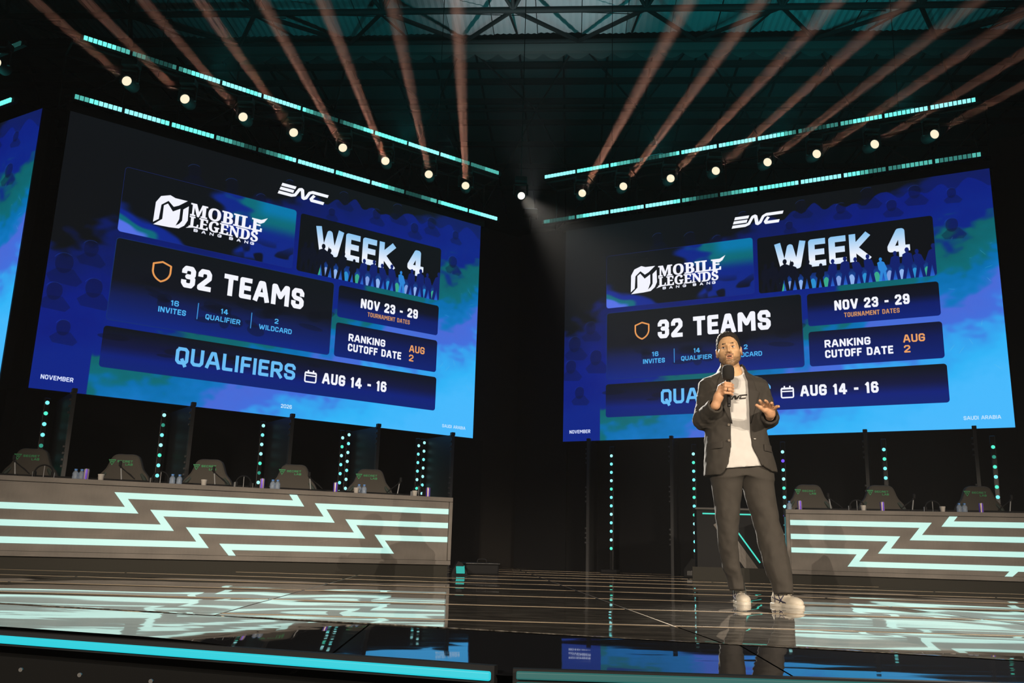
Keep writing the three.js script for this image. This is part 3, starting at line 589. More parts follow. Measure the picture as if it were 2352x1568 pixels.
function desk(fr, s0, s1, label, bands, cornerAtEnd) {
  const o = thing('player_desk', label, 'desk', on(fr, 0, 0, 0), FR[fr][2]), mid = (s0 + s1) / 2, L = s1 - s0;
  part('plinth', box(L - 0.04, 0.115, 0.3, mid, 0.0575, -0.19), plinth, o);
  part('carcass', box(L - 0.1, 0.72, 0.25, mid, 0.48, -0.185), M.black, o);
  // front sheet recessed in its frame, with slots for the bands
  const front = [[s0, 0.168], [s1, 0.168], [s1, 0.838], [s0, 0.838]].map(([x, y]) => [x + (x === s0 ? 0.042 : -0.042) * (cornerAtEnd ? 1 : 1), y]);
  part('front_panel', uvMetres(extrude(front, 0.02, 0)).translate(0, 0, -0.042), deskMat, o);
  part('top_rail', uvMetres(rbox(L, 0.05, 0.05, 0.004, mid, 0.865, -0.025)), deskMat, o); part('bottom_rail', uvMetres(rbox(L, 0.05, 0.05, 0.004, mid, 0.141, -0.025)), deskMat, o);
  for (const x of [s0 + 0.02, s1 - 0.02]) part('stile', uvMetres(rbox(0.04, 0.67, 0.05, 0.004, x, 0.503, -0.025)), deskMat, o);
  part('end_panel', uvMetres(box(0.02, 0.775, 0.7, s0 + 0.01, 0.5, -0.4)), deskMat, o); part('end_panel', uvMetres(box(0.02, 0.775, 0.7, s1 - 0.01, 0.5, -0.4)), deskMat, o);
  part('desk_top', rbox(L, 0.03, 0.78, 0.005, mid, 0.875, -0.42), deskTop, o);
  part('rear_shelf', rbox(L - 0.3, 0.025, 0.2, 0.005, mid, 0.93, -0.72), M.black, o);
  for (let x = s0 + 0.3; x < s1; x += 1.1) part('shelf_support', box(0.03, 0.05, 0.18, x, 0.905, -0.72), M.black, o);
  for (const b of bands) { const g = extrude(b, 0.012, 0); part('light_band', g.translate(0, 0, -0.027), bandMat, o); }
  const l = new THREE.RectAreaLight(lin(0.7, 1, 0.95), 0.28 / EXPOSURE, L - 0.1, 0.5); l.name = 'band_glow'; l.position.set(mid, 0.5, 0.03); l.rotation.y = Math.PI; o.add(l);
  return o;
}
// outlines: each band climbs in zigzags from its lower level to the next
const bandsL = [
  [[-2.4, 0.629], [1.166, 0.63], [1.05, 0.774], [2.864, 0.774], [2.818, 0.836], [2.902, 0.836], [2.99, 0.713], [1.185, 0.712], [1.302, 0.568], [-2.4, 0.567]],
  [[-2.4, 0.465], [1.53, 0.465], [1.412, 0.611], [3.214, 0.612], [3.106, 0.754], [4.68, 0.757], [4.68, 0.695], [3.238, 0.694], [3.342, 0.55], [1.545, 0.549], [1.664, 0.405], [-2.4, 0.403]],
  [[-2.4, 0.3], [1.897, 0.302], [1.778, 0.446], [3.568, 0.45], [3.461, 0.592], [4.68, 0.596], [4.68, 0.534], [3.589, 0.533], [3.7, 0.388], [1.908, 0.384], [2.028, 0.24], [-2.4, 0.238]],
  [[2.237, 0.168], [2.13, 0.288], [3.92, 0.29], [3.808, 0.433], [4.68, 0.435], [4.68, 0.374], [3.93, 0.373], [4.045, 0.23], [2.262, 0.226], [2.31, 0.168]],
];
desk('ld', -2.4, 4.726, 'long grey player desk with zigzag light bands in front of five chairs', bandsL);
const bandsR = [
  [[0.05, 0.762], [1.655, 0.759], [1.538, 0.615], [4.6, 0.617], [4.6, 0.552], [1.4, 0.551], [1.517, 0.697], [0.05, 0.7]],
  [[0.05, 0.596], [1.297, 0.593], [1.184, 0.448], [4.6, 0.45], [4.6, 0.387], [1.038, 0.386], [1.156, 0.531], [0.05, 0.533]],
  [[0.05, 0.433], [0.939, 0.433], [0.821, 0.288], [4.6, 0.288], [4.6, 0.226], [2.53, 0.226], [2.465, 0.168], [2.385, 0.168], [2.44, 0.226], [0.687, 0.225], [0.798, 0.371], [0.05, 0.373]],
  [[1.94, 0.836], [1.895, 0.78], [4.6, 0.782], [4.6, 0.717], [1.758, 0.716], [1.853, 0.836]],
];
const deskR = desk('rd', 0, 4.7, 'grey player desk with zigzag light bands cut off by the right edge of the photo', bandsR, true);
part('edge_light', box(0.012, 0.6, 0.02, -0.007, 0.5, -0.09), glow(lin(0.0, 0.12, 0.14), 1), deskR);

/* ------------------------------------------------------------------ gaming chairs */
const chairFabric = std(lin(0.085, 0.075, 0.062), 0.75);
const chairPrint = canvasTexture(512, 512, (c, w, h) => {
  c.clearRect(0, 0, w, h);
  const g = '#52c080';
  poly(c, [[96, 56], [170, 56], [133, 116]], g); c.strokeStyle = '#2b2722'; c.lineWidth = 5; c.beginPath(); c.moveTo(112, 68); c.lineTo(154, 68); c.lineTo(133, 100); c.closePath(); c.stroke(); c.beginPath(); c.moveTo(133, 72); c.lineTo(133, 100); c.stroke();
  c.save(); write(c, 'SECRET', 182, 62, 332, 84, 0.22, g); write(c, 'LAB', 262, 92, 334, 114, 0.22, g); c.restore();
  const t = '#7f9a90';
  poly(c, [[182, 420], [214, 350], [246, 420], [228, 420], [214, 388], [198, 420]], t); poly(c, [[252, 420], [330, 330], [330, 352], [272, 420]], t); poly(c, [[290, 420], [330, 372], [330, 392], [308, 420]], t);
});
const printMat = new THREE.MeshStandardMaterial({ map: chairPrint, transparent: true, roughness: 0.7, polygonOffset: true, polygonOffsetFactor: -2 });
const half = [[0, 0.92], [0.1, 0.918], [0.13, 0.9], [0.15, 0.86], [0.19, 0.76], [0.255, 0.68], [0.28, 0.6], [0.27, 0.45], [0.24, 0.25], [0.22, 0.06], [0.2, 0]];
const backOutline = [...half.slice().reverse().map(([x, y]) => [-x, y]), ...half.slice(1)];
const backSmooth = (() => { const c = new THREE.CatmullRomCurve3(backOutline.map(([x, y]) => V(x, y, 0)), false, 'centripetal'); return c.getPoints(70).map((p) => [p.x, p.y]); })();
const backGeo = extrude(backSmooth, 0.05, 0.028);
const wingGeo = (k) => tube([[k * 0.2, 0.72, 0.06], [k * 0.275, 0.6, 0.1], [k * 0.275, 0.42, 0.1], [k * 0.235, 0.2, 0.085]], 0.022, 20, 8);
function chair(p, turn, label, group) {
  const o = thing('gaming_chair', label, 'chair', p, turn, group);
  const b = new THREE.Group();
  const back = part('backrest', backGeo, chairFabric, o); back.position.set(0, 0.33, -0.28); back.rotation.x = -0.06;
  part('print', new THREE.PlaneGeometry(0.6, 0.6).translate(0, 0.645, 0.0795), printMat, back);
  for (const k of [-1, 1]) part('wing', wingGeo(k), std(lin(0.05, 0.07, 0.06), 0.6), back);
  part('seat', rbox(0.52, 0.11, 0.52, 0.045, 0, 0.44, -0.02, 3), chairFabric, o);
  for (const k of [-1, 1]) { const a = part('armrest', rbox(0.09, 0.035, 0.26, 0.015, k * 0.33, 0.66, -0.03), M.black, o); part('arm_post', bar([k * 0.31, 0.42, -0.03], [k * 0.32, 0.645, -0.03], 0.02, 8), M.black, a); }
  part('gas_post', cyl(0.028, 0.028, 0.32, 0, 0.24, 0), M.metal, o);
  for (let k = 0; k < 5; k++) { const a = k * Math.PI * 0.4; part('leg', bar([0, 0.1, 0], [0.3 * Math.cos(a), 0.07, 0.3 * Math.sin(a)], 0.024, 8), M.black, o); part('castor', cyl(0.028, 0.028, 0.03).rotateZ(Math.PI / 2).translate(0.3 * Math.cos(a), 0.03, 0.3 * Math.sin(a)), M.black, o); }
  return o;
}
const chairsL = [[0.058, 0.02], [1.033, 0], [1.96, -0.04], [3.0, 0.03], [3.971, 0]];
chairsL.forEach(([s, a], i) => chair(on('ld', s, 0, -1.1), FR.ld[2] - 0.3 + a, `${ORD[i]} grey gaming chair from the left behind the long desk`, 'gaming chairs behind the desks'));
const chairsR = [[0.381, 0], [1.295, 0], [2.473, 0.02]];
chairsR.forEach(([s, a], i) => chair(on('rd', s, 0, -0.88), FR.rd[2] + 0.12 + a, `${ORD[i]} grey gaming chair from the left behind the desk at the right edge`, 'gaming chairs behind the desks'));

/* ------------------------------------------------------------------ things on the desks */
const pet = new THREE.MeshPhysicalMaterial({ color: lin(0.75, 0.86, 1), roughness: 0.12, transmission: 0.75, thickness: 0, ior: 1.33 });
const capBlue = std(lin(0.10, 0.30, 0.75), 0.45), canMat = new THREE.MeshStandardMaterial({ roughness: 0.35, metalness: 0.25, map: canvasTexture(256, 128, (c, w, h) => {
  c.fillStyle = '#d9d4e6'; c.fillRect(0, 0, w, h); for (let i = 0; i < 4; i++) { poly(c, [[i * 64, 128], [i * 64 + 8, 60], [i * 64 + 30, 44], [i * 64 + 44, 90], [i * 64 + 40, 128]], '#5a2fd0'); poly(c, [[i * 64 + 14, 100], [i * 64 + 24, 20], [i * 64 + 34, 100]], '#7b55e6'); c.fillStyle = '#c8a15a'; c.fillRect(i * 64 + 48, 20, 10, 70); }
}) });
const bottleGeo = lathe([[0, 0], [0.029, 0], [0.031, 0.01], [0.031, 0.06], [0.028, 0.075], [0.031, 0.09], [0.031, 0.105], [0.024, 0.128], [0.013, 0.143], [0.012, 0.152]], 18).scale(1, 0.68, 1), bottleCap = cyl(0.0155, 0.0155, 0.016, 0, 0.11, 0, 16);
const canGeo = lathe([[0, 0.002], [0.02, 0], [0.026, 0.008], [0.0265, 0.146], [0.022, 0.158], [0.0225, 0.162], [0.019, 0.158], [0, 0.157]], 20).scale(1, 0.76, 1);
const rimGeo = lathe([[0.0215, 0.156], [0.0235, 0.158], [0.0235, 0.164], [0.0215, 0.163]], 20).scale(1, 0.76, 1);
const topY = 0.891;
function bottle(fr, s, off, label) { const o = thing('water_bottle', label, 'bottle', on(fr, s, topY, off), 0, 'small water bottles on the desks'); part('bottle', bottleGeo, pet, o); part('cap', bottleCap, capBlue, o); }
function can(fr, s, off, label) { const o = thing('drink_can', label, 'can', on(fr, s, topY, off), rr(0, 6), 'purple and white drink cans on the desks'); part('can', canGeo, canMat, o); part('rim', rimGeo, M.metal, o); }
const grey = std(lin(0.35, 0.36, 0.37), 0.5), pale = std(lin(0.55, 0.52, 0.48), 0.5);
function headset(fr, s, off, label, turn = 0) {
  const o = thing('headset', label, 'headset', on(fr, s, topY, off), FR[fr][2] + turn, 'headsets resting on the desks');
  const arc = []; for (let i = 0; i <= 10; i++) { const a = Math.PI * i / 10; arc.push([0.085 * Math.cos(a), 0.06 + 0.085 * Math.sin(a), 0]); }
  part('headband', tube(arc, 0.008, 30, 8), M.black, o);
  for (const k of [-1, 1]) { const e = part('ear_cup', rbox(0.03, 0.075, 0.065, 0.014, k * 0.083, 0.042, 0, 3), M.black, o); part('ear_ring', rbox(0.006, 0.06, 0.05, 0.003, k * 0.1, 0.042, 0), grey, e); }
  part('stand', bar([0, 0, 0], [0, 0.14, 0], 0.004), grey, o); part('stand_foot', cyl(0.05, 0.05, 0.006, 0, 0.003, 0), M.black, o);
}
function micArm(fr, s, off, label, flip = 1) {
  const o = thing('desk_microphone', label, 'microphone', on(fr, s, topY, off), FR[fr][2], 'boom microphones on the desks');
  part('clamp', rbox(0.05, 0.03, 0.05, 0.006, 0, 0.015, 0), M.black, o); part('lower_arm', bar([0, 0.02, 0], [flip * -0.02, 0.16, 0], 0.007, 8), grey, o); part('upper_arm', bar([flip * -0.02, 0.16, 0], [flip * 0.13, 0.04, 0.02], 0.006, 8), M.black, o);
  part('joint', cyl(0.012, 0.012, 0.03).rotateX(Math.PI / 2).translate(flip * -0.02, 0.16, 0), M.black, o); part('capsule', rbox(0.03, 0.06, 0.03, 0.012, flip * -0.03, 0.195, 0.01, 3), M.black, o); part('cable', tube([[flip * -0.02, 0.16, 0.01], [flip * 0.03, 0.12, 0.015], [flip * 0.08, 0.09, 0.02], [flip * 0.13, 0.04, 0.02]], 0.003, 16, 6), M.black, o);
}
function cup(fr, s, off, label) { const o = thing('paper_cup', label, 'cup', on(fr, s, topY, off), 0, 'small pale cups on the desks'); part('cup', lathe([[0, 0], [0.024, 0], [0.031, 0.06], [0.034, 0.062], [0.034, 0.066], [0.029, 0.064], [0.022, 0.004], [0, 0.004]], 18), pale, o); part('lid', cyl(0.033, 0.034, 0.008, 0, 0.069, 0, 18), pale, o); }
const seatL = ['first', 'second', 'third', 'fourth', 'fifth'];
[[0.652, 0], [0.709, 0], [1.606, 1], [1.678, 1], [2.675, 2], [2.728, 2], [3.667, 3], [3.729, 3]].forEach(([s, k], i) => bottle('ld', s, -0.33, `${i % 2 ? 'right' : 'left'} bottle of the ${ORD[k]} pair of blue capped water bottles on the long desk`));
[[0.756, 0], [2.554, 1], [3.384, 2], [4.508, 3]].forEach(([s, k]) => can('ld', s, -0.3, `${ORD[k]} purple and white can from the left on the long desk`));
[[0.35, 0], [1.486, 1], [2.363, 2], [4.42, 3]].forEach(([s, k]) => headset('ld', s, -0.4, `${ORD[k]} black headset from the left on the long desk`, 0.1 * k));
[[0.1, 0, 1], [1.1, 1, 1], [2.05, 2, 1], [3.1, 3, 1], [4.126, 4, -1]].forEach(([s, k, f]) => micArm('ld', s, -0.3, `${ORD[k]} boom microphone from the left on the long desk`, f));
[[0.9, 0], [1.93, 1], [3.62, 2], [4.33, 3]].forEach(([s, k]) => cup('ld', s, -0.26, `${ORD[k]} small pale cup from the left on the long desk`));
[[0.059, 0], [2.03, 1], [2.09, 2]].forEach(([s, k]) => bottle('rd', s, -0.33, `${ORD[k]} blue capped water bottle from the left on the desk at the right edge`));
[[0.186, 0], [1.157, 1], [2.265, 2]].forEach(([s, k]) => can('rd', s, -0.3, `${ORD[k]} purple and white can from the left on the desk at the right edge`));
[[0.874, 0], [1.747, 1]].forEach(([s, k]) => headset('rd', s, -0.4, `${ORD[k]} black headset from the left on the desk at the right edge`));
[[0.56, 0, 1], [1.5, 1, -1], [2.578, 2, -1]].forEach(([s, k, f]) => micArm('rd', s, -0.32, `${ORD[k]} boom microphone from the left on the desk at the right edge`, f));
[[0.93, 0], [1.83, 1]].forEach(([s, k]) => cup('rd', s, -0.26, `${ORD[k]} small pale cup from the left on the desk at the right edge`));

/* ------------------------------------------------------------------ things on the stage floor */
{
  const o = thing('floor_light', 'small teal wedge light on the floor at the right end of the long desk', 'stage light', [-0.53, 0, -10.72], 0.2);
  part('case', extrude([[-0.09, 0], [0.09, 0], [0.08, 0.03], [0.03, 0.13], [-0.02, 0.15], [-0.08, 0.05]], 0.14, 0.006).translate(0, 0.007, -0.16), M.black, o);
  part('panel', rbox(0.1, 0.1, 0.01, 0.004).rotateX(-0.5).translate(0.005, 0.07, 0.0), glow(lin(0.02, 0.42, 0.36), 1), o);
  const c = thing('cable_case', 'black low case on the floor behind the long desk end', 'case', [-0.32, 0, -11.3], 0.3);
  part('case', rbox(0.42, 0.13, 0.3, 0.03, 0, 0.065, 0), M.black, c); part('lid', rbox(0.44, 0.02, 0.32, 0.008, 0, 0.135, 0), M.blackGloss, c); part('handle', tube([[-0.06, 0.145, 0.1], [-0.05, 0.18, 0.1], [0.05, 0.18, 0.1], [0.06, 0.145, 0.1]], 0.008), M.black, c);
  const p = thing('floor_monitor', 'black wedge speaker on the floor at the foot of the second LED bar', 'speaker', [2.72, 0, -12.85], -0.3);
  part('cabinet', extrude([[-0.2, 0], [0.2, 0], [0.2, 0.1], [0.1, 0.24], [-0.1, 0.24], [-0.2, 0.1]], 0.3, 0.01).translate(0, 0.011, -0.15), M.black, p); part('grille', rbox(0.34, 0.07, 0.012, 0.005, 0, 0.06, 0.166), M.blackGloss, p);
  const s = thing('side_console', 'black console with teal light lines beside the right desk, seen between the legs', 'console', [3.0, 0, -12.05], -0.1);
  part('body', box(0.95, 0.9, 0.3, 0, 0.45, -0.16), M.black, s); part('top', rbox(1.0, 0.03, 0.36, 0.006, 0, 0.915, -0.16), deskTop, s);
  part('light_line', rbox(0.8, 0.018, 0.012, 0.004, 0, 0.85, 0), glow(lin(0.05, 0.75, 0.58), 1), s);
  const d = part('light_line', rbox(0.66, 0.018, 0.012, 0.004), glow(lin(0.05, 0.75, 0.58), 1), s); d.position.set(0.14, 0.5, 0); d.rotation.z = -0.95;
  const m = part('sloping_panel', box(0.8, 0.14, 0.012), deskMat, s); m.position.set(0.03, 0.42, -0.002); m.rotation.z = -0.95;
  part('foot_board', box(1.1, 0.16, 0.04, 0, 0.08, 0.05), plinth, s);
  const r = thing('rope_light', 'thin teal lit cord lying on the stage floor behind the presenter', 'cord', [0, 0, 0]);
  part('cord', tube([[3.5, 0.012, -13.2], [3.2, 0.012, -12.9], [2.9, 0.012, -12.75]], 0.008), glow(lin(0.02, 0.4, 0.36), 1), r);
}

/* ------------------------------------------------------------------ cases of the front spots, behind the camera */
frontSpots.forEach(([x, y, z], i) => {
  const aim = V(1.54 - x, 0, -6.05 - z).normalize(), turn = Math.atan2(aim.x, aim.z);
  const o = thing('front_spotlight', `${ORD[i]} warm front spotlight hanging on the audience side, outside the photo`, 'stage light', [x, y, z], turn, 'front spotlights');
  part('case', lathe([[0, -0.5], [0.1, -0.5], [0.13, -0.4], [0.13, -0.04], [0.12, -0.04], [0.1, -0.08], [0, -0.09]]).rotateX(Math.PI / 2), M.black, o);
  const dist = Math.hypot(1.54 - x, -6.05 - z), drop = (2.16 - y) / dist;             // the flap's lower edge is set just over the presenter's head
  part('barn_door', box(1.5, 0.55, 0.006, 0, drop * 0.62 + 0.275, 0.62), M.black, o);
  for (const k of [-1, 1]) part('door_arm', bar([k * 0.12, 0.1, -0.05], [k * 0.2, 0.2, 0.615], 0.008), M.black, o);
  part('hanger', bar([0, 0.12, -0.25], [0, 9.4, -0.25], 0.015), M.black, o);
});

/* ------------------------------------------------------------------ the presenter */
const person = thing('person', 'presenter in a dark grey suit and white t-shirt speaking into a handheld microphone', 'person', [1.64, 0, -6.07]);
const SKIN = [0.70, 0.42, 0.22], skinMat = new THREE.MeshStandardMaterial({ color: 0xffffff, vertexColors: true, roughness: 0.55 });
const fabricMat = new THREE.MeshStandardMaterial({ color: 0xffffff, vertexColors: true, roughness: 0.85 });
// head, in its own axes: y up, z out of the face, then turned and set on the neck
const headTurn = new THREE.Matrix4().makeRotationFromEuler(new THREE.Euler(-0.08, -0.28, 0.1, 'YXZ')).setPosition(-0.126, 1.702, 0.0);
const headInv = headTurn.clone().invert(), hv = new THREE.Vector3();
function cranium(x, y, z) { return ell(x, y, z, [0, 0.032, -0.012], [0.079, 0.096, 0.099]); }
function headField(x, y, z) {
  const ax = Math.abs(x);
  let d = cranium(x, y, z);
  d = smin(d, ell(x, y, z, [0, -0.03, 0.024], [0.066, 0.085, 0.07]), 0.03);              // face
  d = smin(d, caps(ax, y, z, [0.05, -0.055, 0.0], [0.012, -0.1, 0.062], 0.02, 0.02), 0.03);  // jaw line to chin
  d = smin(d, caps(x, y, z, [0, -0.1, 0.06], [0, -0.104, 0.056], 0.02, 0.02), 0.02);
  d = smin(d, ell(ax, y, z, [0.042, -0.018, 0.062], [0.022, 0.018, 0.02]), 0.025);        // cheek bones
  d = smin(d, caps(ax, y, z, [0.012, 0.026, 0.086], [0.044, 0.028, 0.07], 0.011, 0.01), 0.014);  // brow
  d = smax(d, -ell(ax, y, z, [0.031, 0.004, 0.1], [0.018, 0.012, 0.016]), 0.012);          // eye sockets
  d = smin(d, caps(x, y, z, [0, 0.014, 0.092], [0, -0.03, 0.117], 0.0082, 0.0112), 0.011);     // nose
  d = smin(d, ell(ax, y, z, [0.0128, -0.034, 0.102], [0.0085, 0.0078, 0.012]), 0.007);
  d = smax(d, -ell(ax, y, z, [0.0068, -0.0435, 0.112], [0.0035, 0.004, 0.006]), 0.003);
  d = smin(d, ell(x, y, z, [0, -0.062, 0.078], [0.034, 0.024, 0.024]), 0.016);             // mouth area
  d = smin(d, caps(ax, y, z, [0, -0.0565, 0.1], [0.021, -0.061, 0.088], 0.0052, 0.003), 0.004);   // upper lip
  d = smin(d, caps(ax, y, z, [0, -0.0755, 0.096], [0.019, -0.07, 0.087], 0.0062, 0.0035), 0.004); // lower lip
  d = smax(d, -ell(x, y, z, [0, -0.0655, 0.104], [0.018, 0.004, 0.022]), 0.002);          // parted lips
  // ears
  let e = ell(ax, y, z, [0.083, -0.006, -0.008], [0.011, 0.033, 0.02]);
  e = smax(e, -ell(ax, y, z, [0.094, -0.004, -0.006], [0.008, 0.02, 0.011]), 0.005);
  d = smin(d, e, 0.006);
  return d;
}
const beardNoise = (x, y, z) => noise3(x * 130, y * 130, z * 130);
function faceColour(x, y, z) {
  const ax = Math.abs(x), n = 1 + 0.06 * noise3(x * 40, y * 40, z * 40);
  let c = SKIN.map((v) => v * n);
  const mix = (k, q) => { c = c.map((v, i) => lerp(v, q[i], k)); };
  const lip = Math.min(ell(x, y, z, [0, -0.0565, 0.1], [0.023, 0.006, 0.016]), ell(x, y, z, [0, -0.0755, 0.096], [0.021, 0.0075, 0.016]));
  // short beard: jaw, chin and moustache
  const line = -0.07 + 0.55 * clamp(ax - 0.03, 0, 0.05) + (z < 0.035 ? (0.035 - z) * 1.3 : 0);
  let b = 0.85 * sstep(0.012, -0.014, y - line) * sstep(-0.03, 0.0, z);
  if (ax < 0.03 && y < -0.043 && y > -0.095 && z > 0.06) b = Math.max(0, sstep(0.018, 0.03, ax) * 0.75);
  const mou = sstep(0.008, 0.003, Math.abs(y + 0.0475 + ax * 0.12)) * sstep(0.03, 0.024, ax) * (z > 0.07 ? 1 : 0);
  if (y < -0.086 && z > 0.03) b = Math.max(b, 0.85);
  b = Math.max(b, 0.95 * sstep(-0.012, -0.03, y - line) * (ax > 0.03 ? 1 : 0));
  b = Math.max(b, mou * 0.9) * clamp(0.78 + 0.35 * beardNoise(x, y, z));
  mix(b, [0.075, 0.04, 0.02]);
  if (lip < 0.001) mix(sstep(0.003, -0.001, lip) * 0.75, [0.36, 0.13, 0.085]);
  if (ell(x, y, z, [0, -0.0655, 0.09], [0.018, 0.0052, 0.02]) < 0) mix(0.9, [0.1, 0.02, 0.015]);
  if (ax > 0.08) mix(0.3, [0.5, 0.22, 0.14]);
  return c;
}
// torso profile: height, centre x, half width, half depth, centre z
const TORSO = table([[0.8, -0.07, 0.212, 0.15, 0.0], [0.92, -0.075, 0.213, 0.15, 0.002], [1.03, -0.086, 0.205, 0.147, 0.005], [1.14, -0.096, 0.188, 0.14, 0.008], [1.28, -0.1, 0.19, 0.14, 0.008], [1.4, -0.1, 0.2, 0.13, 0.0], [1.47, -0.1, 0.2, 0.105, -0.01], [1.515, -0.1, 0.15, 0.08, -0.018], [1.56, -0.1, 0.085, 0.066, -0.024], [1.62, -0.1, 0.06, 0.058, -0.03]]);
function torso(x, y, z, grow) {
  const [cx, a, b, cz] = TORSO(y), A = a + grow, B = b + grow, p = 2.35;
  const k = Math.pow(Math.pow(Math.abs(x - cx) / A, p) + Math.pow(Math.abs(z - cz) / B, p), 1 / p);
  return Math.max((k - 1) * Math.min(A, B), 0.7 - y);
}
const J = { sL: [-0.272, 1.44, -0.005], eL: [-0.322, 1.212, 0.03], wL: [-0.278, 1.285, 0.215], sR: [0.072, 1.452, -0.005], eR: [0.12, 1.238, 0.05], wR: [0.06, 1.212, 0.285] };
const folds = (x, y, z, f, a) => a * noise3(x * f, y * f * 0.8, z * f) + a * 0.5 * noise3(x * f * 2.3 + 5, y * f * 2, z * f * 2.3);
function along(x, y, z, a, b) { const u = [b[0] - a[0], b[1] - a[1], b[2] - a[2]], L = Math.hypot(...u); return ((x - a[0]) * u[0] + (y - a[1]) * u[1] + (z - a[2]) * u[2]) / L; }
function sleeve(x, y, z, s, e, w, r0, r1, r2) {
  const up = caps(x, y, z, s, e, r0, r1), lo = caps(x, y, z, e, [w[0] + (w[0] - e[0]) * 0.2, w[1] + (w[1] - e[1]) * 0.2, w[2] + (w[2] - e[2]) * 0.2], r1, r2);
  const t = along(x, y, z, e, w), L = Math.hypot(w[0] - e[0], w[1] - e[1], w[2] - e[2]);
  const f = folds(x, y, z, 14, 0.0045) * (1 - sstep(L - 0.1, L - 0.04, t)), q = along(x, y, z, s, e);
  const bore = Math.max(caps(x, y, z, e, [w[0] * 2 - e[0], w[1] * 2 - e[1], w[2] * 2 - e[2]], r1 - 0.018, r2 - 0.024), L - 0.07 - t);
  return smin(up + folds(x, y, z, 14, 0.0045), smax(Math.max(lo + f, t - L), -bore, 0.004), 0.022);
}
const OPEN = table([[0.86, -0.202, 0.042], [0.9, -0.19, 0.026], [1.03, -0.168, -0.03], [1.13, -0.164, -0.036], [1.3, -0.178, -0.036], [1.42, -0.19, -0.032], [1.475, -0.19, -0.027], [1.55, -0.165, -0.035], [1.62, -0.15, -0.05]]);
function hem(x) { return x < -0.245 ? 0.836 : x < -0.195 ? lerp(0.836, 0.9, ((x + 0.245) / 0.05) ** 2) : x < 0.03 ? 0.9 : x < 0.1 ? lerp(0.915, 0.872, Math.sqrt((x - 0.03) / 0.07)) : 0.868; }
function jacketField(x, y, z) {
  let d = torso(x, y, z, 0.017 + 0.014 * sstep(1.05, 0.85, y)) + folds(x, y, z, 7, 0.0035) * sstep(1.5, 1.35, y);
  const cyRight = Math.abs(y - 1.17);
  d = smin(d, sleeve(x, y, z, J.sL, J.eL, J.wL, 0.071, 0.066, 0.052), 0.03);
  d = smin(d, sleeve(x, y, z, J.sR, J.eR, J.wR, 0.068, 0.064, 0.053), 0.03);
  d = smin(d, ell(x, y, z, [-0.1, 1.55, -0.05], [0.092, 0.045, 0.05]), 0.02);             // collar roll behind the neck
  const [l, r] = OPEN(y);
  if (z > -0.04) d = Math.max(d, -Math.max(l - x, x - r, 0.035 - z - (y > 1.5 ? (y - 1.5) * 0.9 : 0)));
  d = Math.max(d, -Math.max(Math.hypot((x + 0.1) / 1.0, (z - 0.0) / 1.0) - 0.078, 1.47 - y)); // room for the neck
  return Math.max(d, hem(x) - y);
}
function shirtField(x, y, z) {
  let d = torso(x, y, z, 0.002 + 0.012 * sstep(1.15, 0.9, y)) + folds(x, y, z, 9, 0.003) + 0.0035 * Math.sin(x * 46 + y * 7) * sstep(1.35, 1.2, y) * sstep(0.95, 1.1, y);
  d = smin(d, ell(x, y, z, [-0.1, 1.545, -0.012], [0.068, 0.03, 0.064]), 0.02);
  d = Math.max(d, -ell(x, y, z, [-0.1, 1.6, 0.035], [0.074, 0.086, 0.1]));
  return Math.max(d, lerp(0.878, 0.9, clamp((x + 0.197) / 0.23)) - y);
}
const LEGL = table([[0.04, -0.075, 0.05, 0.066, -0.13], [0.135, -0.09, 0.053, 0.072, -0.12], [0.25, -0.128, 0.056, 0.075, -0.09], [0.42, -0.156, 0.066, 0.083, -0.045], [0.62, -0.161, 0.083, 0.1, -0.02], [0.8, -0.165, 0.104, 0.12, 0], [0.95, -0.14, 0.11, 0.125, 0]]);
const LEGR = table([[0.04, 0.175, 0.06, 0.07, 0.085], [0.12, 0.162, 0.066, 0.078, 0.08], [0.285, 0.128, 0.088, 0.092, 0.065], [0.43, 0.102, 0.09, 0.098, 0.05], [0.56, 0.08, 0.088, 0.1, 0.035], [0.72, 0.05, 0.1, 0.115, 0.015], [0.88, 0.03, 0.112, 0.125, 0]]);
function leg(tab, x, y, z) { const [cx, a, b, cz] = tab(y), k = Math.hypot((x - cx) / a, (z - cz) / b); return (k - 1) * Math.min(a, b); }
function trouserField(x, y, z) {
  const fl = folds(x, y, z, 8, 0.004) * sstep(0.85, 0.6, y) + 0.004 * noise3(x * 16, y * 7, z * 16) * sstep(0.5, 0.15, y);
  const l = Math.max(leg(LEGL, x, y, z) + fl, lerp(0.115, 0.15, clamp((0.02 - z) / 0.2)) * 0 + 0.09 + 0.25 * (z + 0.12) * (z > -0.12 ? 0.6 : 0.1) - y);
  const r = Math.max(leg(LEGR, x, y, z) + fl, 0.082 + 0.18 * Math.max(0, z - 0.08) - y);
  let d = smin(l, r, 0.012);
  const hip = torso(x, Math.max(y, 0.82), z, -0.022);
  return Math.max(smin(d, Math.max(hip, 0.84 - y), 0.06), y - 1.0);
}
